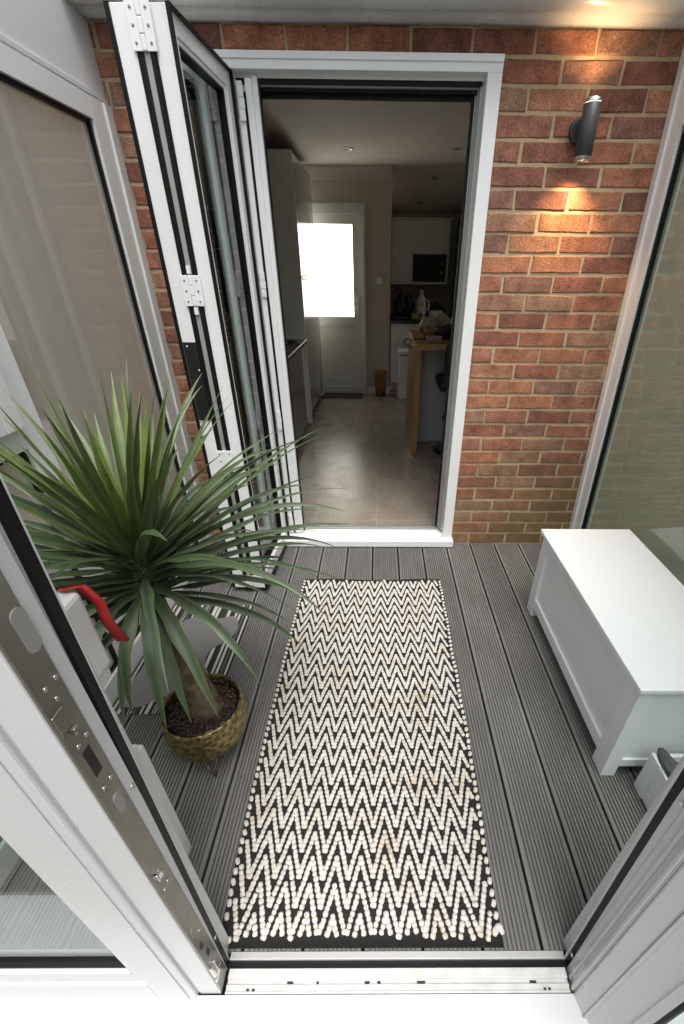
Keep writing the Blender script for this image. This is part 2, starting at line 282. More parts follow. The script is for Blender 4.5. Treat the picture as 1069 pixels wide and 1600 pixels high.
# ------------------------------------------------------------------ mesh helpers
class B:
    def __init__(s, T=None): s.bm = bmesh.new(); s.T = T or Matrix.Identity(4)
    def box(s, x0, x1, y0, y1, z0, z1, bev=.0015, T=None):
        T = s.T @ T if T is not None else s.T
        vs = [s.bm.verts.new((x, y, z)) for x in (x0, x1) for y in (y0, y1) for z in (z0, z1)]
        fs = [(0, 1, 3, 2), (4, 6, 7, 5), (0, 4, 5, 1), (2, 3, 7, 6), (0, 2, 6, 4), (1, 5, 7, 3)]
        F = [s.bm.faces.new([vs[i] for i in f]) for f in fs]
        if bev:
            bev = min(bev, .3*min(abs(x1-x0), abs(y1-y0), abs(z1-z0)))
            es = list({e for f in F for e in f.edges})
            r = bmesh.ops.bevel(s.bm, geom=es, offset=bev, segments=2, affect='EDGES', profile=.5)
            vs = list({v for f in r['faces'] for v in f.verts} | {v for v in vs if v.is_valid})
        for v in vs:
            if v.is_valid: v.co = T @ v.co
        return s
    def tube(s, pts, rad, n=8, closed=False, caps=True):
        pts = [Vector(p) for p in pts]; rads = rad if isinstance(rad, (list, tuple)) else [rad]*len(pts)
        rings = []
        up = Vector((0, 0, 1)); prev = None
        for i, p in enumerate(pts):
            if closed: d = (pts[(i+1) % len(pts)]-pts[i-1]).normalized()
            else: d = (pts[min(i+1, len(pts)-1)]-pts[max(i-1, 0)]).normalized()
            if prev is None:
                a = d.cross(up)
                if a.length < .1: a = d.cross(Vector((1, 0, 0)))
            else: a = prev - d*prev.dot(d)
            a.normalize(); prev = a; b = d.cross(a)
            rings.append([s.bm.verts.new(s.T @ (p+(a*math.cos(2*math.pi*k/n)+b*math.sin(2*math.pi*k/n))*rads[i])) for k in range(n)])
        m = len(rings)
        for i in range(m if closed else m-1):
            A, C = rings[i], rings[(i+1) % m]
            for k in range(n): s.bm.faces.new((A[k], A[(k+1) % n], C[(k+1) % n], C[k])).smooth = True
        if caps and not closed:
            s.bm.faces.new(rings[0][::-1]); s.bm.faces.new(rings[-1])
        return s
    def lathe(s, prof, c=(0, 0, 0), n=40, axis='Z', cap=True):
        cx, cy, cz = c; rings = []
        for r, z in prof:
            ring = []
            for k in range(n):
                a = 2*math.pi*k/n
                if axis == 'Z': co = (cx+r*math.cos(a), cy+r*math.sin(a), cz+z)
                elif axis == 'Y': co = (cx+r*math.cos(a), cy+z, cz+r*math.sin(a))
                else: co = (cx+z, cy+r*math.cos(a), cz+r*math.sin(a))
                ring.append(s.bm.verts.new(s.T @ Vector(co)))
            rings.append(ring)
        for i in range(len(rings)-1):
            A, C = rings[i], rings[i+1]
            for k in range(n): s.bm.faces.new((A[k], A[(k+1) % n], C[(k+1) % n], C[k])).smooth = True
        if cap:
            s.bm.faces.new(rings[0][::-1]); s.bm.faces.new(rings[-1])
        return s
    def blob(s, c, r, seed=0, amp=.15, sub=3):
        rr = bmesh.ops.create_icosphere(s.bm, subdivisions=sub, radius=1)
        for v in rr['verts']:
            d = v.co.normalized(); k = 1+amp*noise.noise(d*2.2+Vector((seed, seed*1.7, 0)))*2
            v.co = s.T @ Vector((c[0]+d.x*r[0]*k, c[1]+d.y*r[1]*k, c[2]+d.z*r[2]*k))
            for f in v.link_faces: f.smooth = True
        return s
    def prism(s, poly, z0, z1, bev=0):
        """poly in xy, extruded in z"""
        lo = [s.bm.verts.new(s.T @ Vector((x, y, z0))) for x, y in poly]; hi = [s.bm.verts.new(s.T @ Vector((x, y, z1))) for x, y in poly]
        n = len(poly)
        s.bm.faces.new(lo[::-1]); s.bm.faces.new(hi)
        for i in range(n): s.bm.faces.new((lo[i], lo[(i+1) % n], hi[(i+1) % n], hi[i]))
        return s
    def prof(s, pts, x0, x1, smooth=False):
        """profile in (y,z) extruded along x"""
        A = [s.bm.verts.new(s.T @ Vector((x0, y, z))) for y, z in pts]; C = [s.bm.verts.new(s.T @ Vector((x1, y, z))) for y, z in pts]
        n = len(pts)
        for i in range(n): s.bm.faces.new((A[i], A[(i+1) % n], C[(i+1) % n], C[i])).smooth = smooth
        s.bm.faces.new(A[::-1]); s.bm.faces.new(C)
        return s
def root_loc(o):
    while o.parent: o = o.parent
    return o.location
def link(name, bm, m, parent=None, at=None):
    me = bpy.data.meshes.new(name)
    bmesh.ops.recalc_face_normals(bm, faces=bm.faces)
    if parent is not None: bm.transform(Matrix.Translation(-root_loc(parent)))
    elif at is not None: bm.transform(Matrix.Translation(-Vector(at)))
    bm.to_mesh(me); bm.free(); me.materials.append(m)
    o = bpy.data.objects.new(name, me); col.objects.link(o)
    if parent is not None: o.parent = parent
    elif at is not None: o.location = at
    return o
def part(name, b, m, parent, label=None):
    o = link(name, b.bm, m, parent)
    if label: o['label'] = label
    return o
def thing(name, label, cat, loc=(0, 0, 0), group=None):
    o = bpy.data.objects.new(name, None); o.empty_display_size = .05; o.location = loc; col.objects.link(o)
    o['label'] = label; o['category'] = cat
    if group: o['group'] = group
    return o
def single(name, b, m, label, cat, at=(0, 0, 0), group=None):
    o = link(name, b.bm, m, None, at); o['label'] = label; o['category'] = cat
    if group: o['group'] = group
    return o
def struct(name, b, m):
    o = link(name, b.bm, m); o['kind'] = 'structure'; return o
def meshobj(name, verts, faces, m, parent=None, at=None, smooth=True, attrs=None):
    me = bpy.data.meshes.new(name)
    off = root_loc(parent) if parent is not None else Vector(at or (0, 0, 0))
    me.from_pydata([tuple(Vector(v)-off) for v in verts], [], faces); me.materials.append(m)
    if smooth: me.polygons.foreach_set('use_smooth', [True]*len(faces))
    for k, (dom, vals) in (attrs or {}).items():
        a = me.attributes.new(k, 'FLOAT', dom); a.data.foreach_set('value', vals)
    me.update()
    o = bpy.data.objects.new(name, me); col.objects.link(o)
    if parent is not None: o.parent = parent
    else: o.location = off
    return o
def basis(o, u, v):
    """local x -> u (horizontal), local y -> v (horizontal normal), z up"""
    u = Vector((*u, 0)).normalized(); v = Vector((*v, 0)).normalized()
    return Matrix(((u.x, v.x, 0, o[0]), (u.y, v.y, 0, o[1]), (0, 0, 1, o[2] if len(o) > 2 else 0), (0, 0, 0, 1)))
def sash(parent, T, w0, w1, z0, z1, y0, y1, st, rb, rt, fm, gm, glassy=None, bead=.012, gask=.008, hidden_ends=(0, 0)):
    """glazed frame: local x = width, y = thickness (y0..y1), frames st wide. returns frame object"""
    b = B(T)
    b.box(w0, w0+st, y0, y1, z0, z1); b.box(w1-st, w1, y0, y1, z0, z1)
    b.box(w0+st, w1-st, y0+.0007, y1-.0007, z0, z0+rb); b.box(w0+st, w1-st, y0+.0007, y1-.0007, z1-rt, z1)
    # glazing beads, slightly recessed
    q = .006
    for (a, c, d, e) in ((w0+st, w0+st+bead, z0+rb, z1-rt), (w1-st-bead, w1-st, z0+rb, z1-rt)):
        b.box(a, c, y0+q, y1-q, d, e, .003)
    for (d, e) in ((z0+rb, z0+rb+bead), (z1-rt-bead, z1-rt)):
        b.box(w0+st+bead, w1-st-bead, y0+q, y1-q, d, e, .003)
    f = part('frame', b, fm, parent)
    g = B(T); a0, a1, d0, d1 = w0+st+bead, w1-st-bead, z0+rb+bead, z1-rt-bead
    ym = (y0+y1)/2; h = abs(y1-y0)/2-.010
    g.box(a0, a0+gask, ym-h, ym+h, d0, d1, 0); g.box(a1-gask, a1, ym-h, ym+h, d0, d1, 0)
    g.box(a0+gask, a1-gask, ym-h, ym+h, d0, d0+gask, 0); g.box(a0+gask, a1-gask, ym-h, ym+h, d1-gask, d1, 0)
    part('gasket', g, M['gasket'], f)
    gl = B(T); yg = ym if glassy is None else glassy
    gl.box(a0+gask, a1-gask, yg-.002, yg+.002, d0+gask, d1-gask, 0)
    part('glass', gl, gm, f)
    return f

# ================================================================== GROUND AND SHELL
b = B(); b.box(-40, 40, -40, -2.125, -.21, -.15, 0); b.box(-40, -1.62, -2.125, 40, -.21, -.151, 0); b.box(1.0, 40, -2.125, -.0, -.21, -.151, 0)
b.box(-1.62, 1.0, -2.125, 0, -.21, -.16, 0); b.box(1.0, 40, 0, 40, -.21, -.151, 0); b.box(-1.62, 1.0, 7, 40, -.21, -.151, 0)
struct('ground', b, M['patio'])
# decking: real grooved boards
verts = []; faces = []; rv = []
G0 = 0.0288; x_l, x_r = -1.47, .80
def strip_prof(xa, xb, y0, y1, z, dark):
    pass
for i in range(-10, 6):
    a = G0+.15*i+.004; c = G0+.15*(i+1)-.004
    if c < x_l or a > x_r: continue
    prof = [(a, -.024, 1), (a, -.0012, 0), (a+.0012, 0, 0)]
    ng = 11; edge = .0095; pitch = (c-a-2*edge)/ng
    x = a+edge
    for k in range(ng):
        g0 = x+pitch*.26; g1 = x+pitch*.74
        prof += [(g0, 0, 0), (g0+.0006, -.0045, 1), (g1-.0006, -.0045, 1), (g1, 0, 0)]
        x += pitch
    prof += [(c-.0012, 0, 0), (c, -.0012, 0), (c, -.024, 1)]
    jz = rnd.uniform(-.0006, .0006); y0, y1 = -1.893, .0
    n0 = len(verts)
    for (px, pz, dk) in prof: verts += [(px, y0, pz+jz), (px, y1, pz+jz)]
    for k in range(len(prof)-1):
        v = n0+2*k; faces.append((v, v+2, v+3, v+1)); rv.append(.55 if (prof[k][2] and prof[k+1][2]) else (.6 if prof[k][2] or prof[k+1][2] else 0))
    faces.append(tuple(n0+2*k for k in range(len(prof)))); rv.append(0)
dk = meshobj('decking', verts, faces, M['deck'], smooth=False, attrs={'rv': ('FACE', rv)}); dk['kind'] = 'structure'
b = B(); b.box(-1.6, .98, -1.90, -.001, -.155, -.045, 0); struct('deck_underlay', b, M['darkhole'])

# house wall
OX0, OX1, OZ = -.985, .056, 2.098
hw = thing('house_wall', 'weathered red brick house wall with buff mortar around the kitchen doorway', 'wall')
b = B()
b.box(-3.2, OX0, .004, .105, -.15, 2.98, 0); b.box(OX1, 3.2, .004, .105, -.15, 2.98, 0); b.box(OX0, OX1, .004, .105, OZ, 2.98, 0)
b.box(OX0, OX1, .004, .105, -.15, .0, 0)
part('mortar', b, M['mortar'], hw)
verts = []; faces = []; rv = []
def brick(x0, x1, z0, z1):
    n0 = len(verts); j = lambda s: rnd.uniform(-s, s)
    yf = .0+j(.0018); s = .0032; yb = .02
    r = rnd.random()
    c = [(x0+j(.0028), z0+j(.0022)), (x1+j(.0028), z0+j(.0022)), (x1+j(.0028), z1+j(.0022)), (x0+j(.0028), z1+j(.0022))]
    # outline with extra midpoints for ragged arrises
    out = []
    for k in range(4):
        a, d = c[k], c[(k+1) % 4]; m_ = 6 if k % 2 == 0 else 2
        for q in range(m_):
            f = q/m_; out.append((a[0]+(d[0]-a[0])*f+j(.0011), a[1]+(d[1]-a[1])*f+j(.0011)))
    cx, cz = (x0+x1)/2, (z0+z1)/2; L = len(out)
    for (x, z) in out: verts.append((x, yb, z))
    for (x, z) in out: verts.append((x, yf+s*.7, z))
    for (x, z) in out: verts.append((x-s*(1 if x > cx else -1), yf+j(.0004), z-s*(1 if z > cz else -1)))
    for k in range(L):
        k2 = (k+1) % L
        faces.append((n0+k, n0+k2, n0+L+k2, n0+L+k)); faces.append((n0+L+k, n0+L+k2, n0+2*L+k2, n0+2*L+k)); rv.extend([r, r])
    faces.append(tuple(n0+2*L+k for k in range(L))); rv.append(r)
for k in range(-2, 39):
    z0 = k*.075+.0058; z1 = z0+.0632
    off = .1687 if k % 2 == 0 else .1687+.1125
    for i in range(-15, 14):
        x0 = off+.225*i+.0058; x1 = x0+.2132
        if x1 < -3 or x0 > 3: continue
        segs = [(x0, x1)]
        if z0 < OZ-.02:
            segs = []
            if x0 < OX0-.01: segs.append((x0, min(x1, OX0-.003)))
            if x1 > OX1+.01: segs.append((max(x0, OX1+.003), x1))
        for (a, c) in segs:
            if c-a > .012: brick(a, c, z0, z1)
meshobj('bricks', verts, faces, M['brick'], hw, smooth=False, attrs={'rv': ('FACE', rv)})

# rounded white flashing beam under the roof
b = B()
pr = [(.003, 2.172), (-.03, 2.170), (-.055, 2.176), (-.070, 2.186), (-.082, 2.180), (-.105, 2.176), (-.135, 2.183), (-.158, 2.205), (-.165, 2.24), (-.165, 2.33), (.003, 2.33)]
N_ = 60
rings = []
for i in range(N_+1):
    x = -1.43+2.25*i/N_
    rings.append([b.bm.verts.new((x, y, z+(.004*noise.noise(Vector((x*3.1, y*9, 1.3))) if z < 2.3 else 0))) for y, z in pr])
for i in range(N_):
    for k in range(len(pr)):
        f = b.bm.faces.new((rings[i][k], rings[i][(k+1) % len(pr)], rings[i+1][(k+1) % len(pr)], rings[i+1][k])); f.smooth = k < 9
b.bm.faces.new(rings[0]); b.bm.faces.new(rings[-1][::-1])
single('flashing_beam', b, M['beam'], 'rounded glossy off-white flashing roll running along the top of the brick wall', 'flashing', (0, -.08, 2.2))

# lean-to roof
rf = thing('porch_roof', 'glazed lean-to roof with white bars above the porch', 'roof', (-.33, -1, 2.3))
slope = Matrix.Translation((0, -.16, 2.34)) @ Matrix.Rotation(R(5), 4, 'X')
b = B(slope)
for i in range(5): b.box(-1.47+.56*i-.018, -1.47+.56*i+.018, -1.95, 0, .0, .05)
part('rafter', b, M['upvc'], rf)
b = B(slope); b.box(-1.49, .82, -1.95, .0, .052, .058, 0); part('glass', b, M['roofglass'], rf)

# ---------------- left side glazing (plane x=-1.41)
lg = thing('side_window', 'tall white framed obscure glass side screen left of the folding door, behind the spiky plant', 'window', (-1.44, -.95, 0))
TL = basis((-1.45, 0, 0), (0, -1), (1, 0))     # local x = distance from the brick wall, local y = 0..0.07 outwards to the room
b = B(TL)
b.box(.002, .055, 0, .045, 0, 1.95); b.box(.055, .150, -.02, .036, 0, 1.95); # wall post with step
b.box(.150, .957, -.02, .036, 1.885, 1.95); b.box(.150, .957, -.02, .036, 0, .09)
b.box(.957, 1.045, -.02, .038, 0, 1.95)
b.box(1.045, 1.90, -.02, .036, 1.885, 1.95); b.box(1.045, 1.90, -.02, .036, 0, .09); b.box(1.045, 1.90, -.02, .038, .985, 1.045)
b.box(1.845, 1.90, -.02, .038, .09, 1.95)
fr = part('frame', b, M['upvc'], lg)
b = B(TL)
for (a, c, d, e) in ((.150, .957, .09, 1.885), (1.045, 1.845, .09, .985)):
    g = .012
    b.box(a, a+g, -.0, .025, d, e, 0); b.box(c-g, c, -.0, .025, d, e, 0); b.box(a+g, c-g, 0, .025, d, d+g, 0); b.box(a+g, c-g, 0, .025, e-g, e, 0)
part('gasket', b, M['gasket'], fr)
b = B(TL); b.box(.162, .945, .008, .012, .102, 1.873, 0); b.box(1.057, 1.833, .008, .012, .102, .973, 0)
part('glass', b, M['obsc'], lg)
s_ = sash(lg, TL, 1.052, 1.838, 1.052, 1.88, .0, .062, .062, .062, .062, M['upvc'], M['glass'])
s_.name = 'opening_sash'
b = B(TL); b.box(.0, 1.90, -.02, .028, 1.953, 2.33)
b.box(.0, 1.90, .028, .034, 1.957, 1.972)
part('header_panel', b, M['panel'], lg)

# ---------------- right side glazing (plane x about .76, leaning a little out at the foot)
rg = thing('side_window', 'white framed obscure glass side screen behind the storage bench', 'window', (.79, -.95, 0))
sh = Matrix(((1, 0, -.034, 0), (0, 1, 0, 0), (0, 0, 1, 0), (0, 0, 0, 1)))
TR = sh @ basis((.825, 0, 0), (0, -1), (-1, 0))
b = B(TR)
b.box(.002, .040, 0, .050, 0, 2.30); b.box(.040, .105, -.02, .040, 0, 2.30)
b.box(.105, 1.9, -.02, .040, 1.90, 2.30); b.box(.105, 1.9, -.02, .040, 0, .09); b.box(1.78, 1.9, -.02, .04, .09, 1.90)
fr = part('frame', b, M['upvc'], rg)
b = B(TR); g = .014
a, c, d, e = .105, 1.78, .09, 1.90
b.box(a, a+g, -.0, .028, d, e, 0); b.box(c-g, c, -.0, .028, d, e, 0); b.box(a+g, c-g, 0, .028, d, d+g, 0); b.box(a+g, c-g, 0, .028, e-g, e, 0)
part('gasket', b, M['gasket'], fr)
b = B(TR); b.box(a+g, c-g, .008, .012, d+g, e-g, 0); part('glass', b, M['obsc2'], rg)

# ================================================================== KITCHEN DOORWAY FRAME
df = thing('door_frame', 'white outer frame of the kitchen doorway set in the brick wall', 'door frame', (-.46, 0, 0))
b = B()
b.box(-.985, .058, -.024, .02, 2.052, 2.098)                        # head
b.box(-.985, .058, -.030, -.024, 2.078, 2.098, .001)
b.box(.004, .058, -.024, .02, .045, 2.052)                          # right jamb
b.box(-.985, -.945, -.024, .02, .045, 2.052)
b.box(.006, .044, .02, .075, .045, 2.052); b.box(-.985, -.93, .02, .075, .045, 2.052); b.box(-.93, .006, .022, .075, 2.04, 2.07)
part('frame', b, M['alu'], df)
b = B(); b.box(-.010, .006, .022, .034, .08, 2.04, .001); b.box(-.016, .006, .044, .058, .08, 2.04, .001); b.box(-.022, .006, .064, .075, .08, 2.04, .001)
b.box(-.93, -.010, .034, .05, 2.022, 2.04, .001); b.box(-.93, -.016, .058, .075, 2.016, 2.04, .001)
part('inner_track', b, M['greystrip'], df)
b = B(); b.box(-.004, .006, .034, .044, .08, 2.04, 0); b.box(-.008, .006, .058, .064, .08, 2.04, 0); b.box(-.93, -.004, .022, .034, 2.026, 2.04, 0); b.box(-.93, -.008, .05, .058, 2.012, 2.04, 0); b.box(-.93, -.022, .075, .079, 1.996, 2.04, 0); b.box(-.034, -.022, .071, .079, .08, 2.04, 0)
part('gasket', b, M['gasket'], df)
b = B(); b.box(-.985, .066, -.058, .0, .004, .047, .004); b.box(-.945, .006, .0, .06, .012, .060, .002)
part('sill', b, M['alu'], df)
b = B(); b.box(-.93, .004, .062, .074, .02, .068, .001); b.box(-.93, .004, .084, .096, .02, .068, .001); b.box(-.93, .004, .074, .084, .02, .058, 0)
part('threshold_track', b, M['greystrip'], df)
b = B(); b.box(-.93, .004, .096, .108, .02, .064, 0); part('threshold_gasket', b, M['gasket'], df)

def hinge(parent, T, z, h=.088, w=.030, screws=True):
    """bifold butt hinge: two plates and a flat three part barrel, local x along width, y out"""
    b = B(T)
    if screws: b.box(-w, -.0075, 0, .004, z-h/2, z+h/2, .0008); b.box(.0075, w, 0, .004, z-h/2, z+h/2, .0008)
    b.box(-.0072, .0072, -.001, .0025, z-h/2, z+h/2, 0)
    k = h/3; bw = .007 if screws else w
    for i in range(3): b.box(-bw*(1 if i == 1 else .9), bw*(1 if i == 1 else .9), .0, .0065, z-h/2+i*k+.0006, z-h/2+(i+1)*k-.0006, .0022)
    o = part('hinge', b, M['alu'], parent)
    if screws:
        for zz in (-.34, 0, .34):
            for xx in (-w*.62, w*.62): s = B(T); s.lathe([(.0036, .0), (.0036, .0012), (.0012, .0014)], (xx, .004, z+zz*h), 10, 'Y'); part('screw', s, M['greyplug'], o)
    return o

# left hinge post of the doorway
hp = thing('hinge_post', 'slim white hinge post at the left side of the kitchen doorway', 'door post', (-.9, .03, 0))
b = B(); b.box(-.928, -.905, .0, .06, .068, 2.028); b.box(-.893, -.868, .0, .06, .068, 2.035); b.box(-.868, -.848, .008, .05, .068, 2.045); b.box(-.905, -.893, .022, .06, .068, 2.02, 0)
part('post', b, M['alu'], hp)
b = B(); b.box(-.9049, -.8931, .008, .0215, .07, 2.0, 0); b.box(-.85, -.843, .026, .046, .07, 2.03, 0); part('gasket', b, M['gasket'], hp)
Tp = basis((-.912, -.002, 0), (1, 0), (0, -1))
for z in (1.965, 1.375, .76, .145): hinge(hp, Tp, z, .10, .012, False)

# folding door: two glazed leaves folded together, standing out from the wall
fd = thing('folding_door', 'white aluminium bifold door of two glazed leaves folded together and standing out from the wall', 'folding door', (-1.03, -.25, 0))
dB = Vector((-.030, -.49)).normalized(); nB = Vector((-dB.y, dB.x)) * -1     # nB points to -x
TBf = basis((-.932, -.006, 0), dB, (nB.x, nB.y))
fB = sash(fd, TBf, 0, .485, .030, 2.050, .012, .062, .044, .070, .048, M['alu'], M['glass'], bead=.013)
fB.name = 'door_leaf'
b = B(TBf); b.box(-.004, .489, -.001, .006, .026, 2.054, .001); b.box(.0, .485, .062, .069, .03, 2.05, 0); 
# cut middle of backing strips away: only rims
b.bm.free()
b = B(TBf)
for (y0, y1) in ((.000, .0122), (.0618, .068)):
    b.box(-.003, .004, y0, y1, .028, 2.052, 0); b.box(.481, .488, y0, y1, .028, 2.052, 0); b.box(.004, .481, y0, y1, .028, .034, 0); b.box(.004, .481, y0, y1, 2.046, 2.052, 0)
part('edge_seal', b, M['gasket'], fB)
dC = Vector((-.045, -.49)).normalized(); nC = Vector((-dC.y, dC.x)) * -1
TCf = basis((-1.027, -.006, 0), dC, (nC.x, nC.y))
fC = sash(fd, TCf, 0, .485, .030, 2.050, .006, .060, .044, .070, .048, M['alu'], M['glass'], bead=.013)
fC.name = 'door_leaf'
b = B(TCf)
for (y0, y1) in ((.000, .0062), (.0598, .073)):
    b.box(-.003, .004, y0, y1, .028, 2.052, 0); b.box(.481, .488, y0, y1, .028, 2.052, 0); b.box(.004, .481, y0, y1, .028, .034, 0); b.box(.004, .481, y0, y1, 2.046, 2.052, 0)
part('edge_seal', b, M['gasket'], fC)
# rubber channels and grey centre strip between the two leaf edges
pB = TBf @ Vector((.487, .068, 0)); pC = TCf @ Vector((.487, .0, 0))
xm = (pB.x+pC.x)/2; ye = (pB.y+pC.y)/2
b = B(); b.box(xm-.022, xm-.009, ye-.0015, ye+.02, .04, 2.03, .001); b.box(xm+.009, xm+.022, ye-.0015, ye+.02, .04, 2.03, .001)
part('edge_channel', b, M['gasket'], fd)
b = B(); b.box(xm-.0085, xm+.0085, ye+.001, ye+.02, .04, 2.03, .001); part('edge_strip', b, M['greystrip'], fd)
Th = basis((xm, ye-.002, 0), (1, 0), (0, -1))
for z, h in ((2.005, .10), (1.368, .095), (.728, .095), (.075, .07)): hinge(fd, Th, z, h, .034)
b = B(Th)
for z in (1.432, 1.305): b.box(-.007, .007, .0, .005, z-.012, z+.012, .001)
part('packer', b, M['alu'], fd)
# black lock case let into the leaf edge
pc = TCf @ Vector((.487, .034, 0))
b = B(); b.box(pc.x-.022, pc.x+.028, pc.y-.003, pc.y+.01, .905, 1.20, .001)
lc = part('lock_case', b, M['black'], fd)
for (dx_, z) in ((.002, 1.06), (-.008, 1.185), (.02, 1.10)):
    b = B(); b.lathe([(.004, 0), (.004, -.002), (.001, -.0025)], (pc.x+dx_, pc.y-.003, z), 10, 'Y'); part('screw', b, M['bright'], lc)

# ================================================================== FRONT DOORWAY (near the camera)
ff = thing('front_door_frame', 'white upvc frame and track of the porch entrance at the bottom of the view', 'door frame', (-.34, -1.93, 0))
b = B()
# threshold
b.box(-.742, .072, -1.926, -1.968, -.02, -.004, .001)
b.box(-.742, .072, -1.944, -1.9255, -.0042, .003, .001); b.box(-.742, .072, -1.957, -1.953, -.0042, .001, .0005); b.box(-.742, .072, -1.968, -1.964, -.0042, -.001, .0005)
part('threshold', b, mat('grubby_white_track', (.55, .56, .56), .3, 0, (.48, .48, .46), 30), ff)
for (x_, y_, w_) in ((-.694, -1.9608, .007), (-.681, -1.9608, .007), (.010, -1.9608, .006), (.021, -1.9608, .006), (-.415, -1.9488, .012), (-.385, -1.9488, .008), (-.29, -1.9488, .02), (-.02, -1.9488, .016), (-.53, -1.9488, .006), (-.60, -1.9488, .015)):
    q = B(); q.box(x_, x_+w_, y_-.003, y_+.002, -.0040, -.0032, 0); part('drain_slot', q, M['darkhole'], ff)
b = B(); b.box(-.748, .080, -1.9065, -1.8935, -.012, -.003, .0008)
part('threshold_trim', b, M['greystrip'], ff)
b = B(); b.box(-.748, .080, -1.9085, -1.9066, -.012, -.0015, .0004)
SJ = Matrix(((1, 0, 0, 0), (0, 1, .024, 0), (0, 0, 1, 0), (0, 0, 0, 1)))
b.box(-.7535, -.7500, -1.9085, -1.9050, -.012, 2.2, .0008, T=SJ); b.box(.0785, .0835, -1.9085, -1.9045, -.012, 2.2, .0008, T=SJ)
part('white_edge', b, M['upvc_dimmed'], ff)
b = B(); b.box(-.75, .082, -1.925, -1.909, -.022, -.011, 0); b.box(-.75, .082, -1.9165, -1.9145, -.012, -.007, 0)
b.box(-.757, -.7500, -1.9225, -1.9085, -.012, 2.2, 0, T=SJ); b.box(.082, .089, -1.9225, -1.9085, -.012, 2.2, 0, T=SJ)
part('gasket', b, M['gasket'], ff)
b = B()
b.box(-.80, -.757, -1.9225, -1.872, -.02, 2.2); b.box(-.757, -.7506, -1.9232, -1.905, -.02, 2.2, 0)
b.box(.089, .16, -1.9225, -1.872, -.02, 2.2); b.box(.0826, .089, -1.9226, -1.905, -.02, 2.2, 0); b.box(.080, .16, -1.967, -1.9228, -.02, 2.2, .002)
b.box(.076, .080, -1.946, -1.940, -.0, 2.2, .001); b.box(.074, .080, -1.965, -1.958, -.0, 2.2, .001)
b.box(-.80, .16, -1.968, -1.872, 2.2, 2.26)
part('jamb', b, M['upvc_dimmed'], ff)
def screwhead(parent, x, y, z, axis, r=.0055):
    s = B(); sg = 1 if axis == '+x' else -1
    s.lathe([(r, 0), (r, .0012*sg), (r*.75, .0022*sg), (r*.3, .0012*sg)], (x, y, z), 14, 'X')
    return part('screw', s, M['bright'], parent)
for z in (.747, .057, 1.45): screwhead(ff, .0798, -1.917+.001, z, '-x')

# left closed leaf
ld = thing('glazed_door', 'closed white upvc glazed door leaf with steel lock strip, left of the entrance', 'door', (-1.1, -1.945, 0))
b = B()
b.box(-.80, -.7505, -1.9668, -1.9236, -.005, 2.2, .002)            # lock stile
b.box(-.895, -.804, -1.974, -1.925, -.008, 2.2, .004)
b.box(-.804, -.80, -1.964, -1.93, -.005, 2.2, 0)
b.box(-.825, -.821, -1.9765, -1.974, -.008, 2.2, .0008)
b.box(-1.46, -.895, -1.9735, -1.925, -.008, .095, .004); b.box(-1.46, -.895, -1.968, -1.93, .095, .150, .006)
b.box(-.912, -.895, -1.970, -1.93, .150, 2.1, .004); b.box(-1.46, -.912, -1.9705, -1.93, .150, .164, .003)
b.box(-1.46, -.895, -1.9735, -1.925, 2.1, 2.2); b.box(-1.475, -1.40, -1.974, -1.925, .165, 2.1)
fl = part('frame', b, M['upvc_dimmed'], ld)
b = B(); b.box(-.917, -.912, -1.962, -1.94, .164, 2.1, 0); b.box(-1.40, -.917, -1.962, -1.94, .164, .170, 0)
part('gasket', b, M['gasket'], fl)
b = B(); b.box(-1.40, -.917, -1.953, -1.949, .17, 2.1, 0); part('glass', b, M['glass'], ld)
# steel strip on the leaf edge with its plugs, screws, latch and hook
XS = -.7505
b = B(); b.box(XS, XS+.0025, -1.9625, -1.9262, .02, 2.1, .0008); b.box(XS, XS+.0035, -1.9645, -1.9625, .02, 2.1, .0008)
ls = part('lock_strip', b, M['steel'], ld)
def slot(y, z, w, h, th=.0012):
    pts = []
    for k in range(20):
        a = 2*math.pi*k/20; pts.append((y+w/2*math.cos(a), z+(h/2-w/2)*(1 if math.sin(a) > 0 else -1)+w/2*math.sin(a)))
    s = B(); X = XS+.0025
    lo = [s.bm.verts.new((X, p[0], p[1])) for p in pts]; hi = [s.bm.verts.new((X+th, p[0], p[1])) for p in pts]
    s.bm.faces.new(hi)
    for k in range(20): s.bm.faces.new((lo[k], lo[(k+1) % 20], hi[(k+1) % 20], hi[k]))
    return s
for (y, z, h) in ((-1.9345, 1.124, .058), (-1.943, .805, .042), (-1.949, .335, .030)): part('plug', slot(y, z, .019 if h > .05 else .015, h), M['greyplug'], ls)
for (y, z) in ((-1.932, 1.051), (-1.949, 1.051), (-1.943, 1.029), (-1.947, .977), (-1.944, .968), (-1.935, .95), (-1.951, .95), (-1.936, .856), (-1.951, .857), (-1.941, .545), (-1.954, .545), (-1.938, .30)):
    s = B(); s.lathe([(.0034, .0025), (.0034, .0036), (.0022, .0042), (.001, .0036)], (XS, y, z), 12, 'X'); part('screw', s, M['bright'], ls)
b = B(); b.box(XS+.0025, XS+.0031, -1.9515, -1.9385, .884, .935, .0003); b.box(XS+.0025, XS+.0031, -1.955, -1.946, .246, .268, .0002); b.box(XS+.0025, XS+.0031, -1.950, -1.940, .185, .212, .0002)
part('keyhole', b, M['darkhole'], ls)
b = B(); b.box(XS+.0025, XS+.006, -1.9632, -1.945, .985, 1.018, .0015); b.box(XS+.0025, XS+.011, -1.952, -1.944, .976, .984, .001)
part('latch', b, M['steel'], ls)
b = B(); b.prism([(0, 0), (.010, .004), (.012, .010), (.006, .008), (.004, .014), (0, .014)], 0, .014); 
b.bm.transform(Matrix.Translation((XS+.0025, -1.962, .598))); b.box(XS+.0025, XS+.010, -1.960, -1.956, .590, .612, .0008)
part('hook', b, M['bright'], ls)
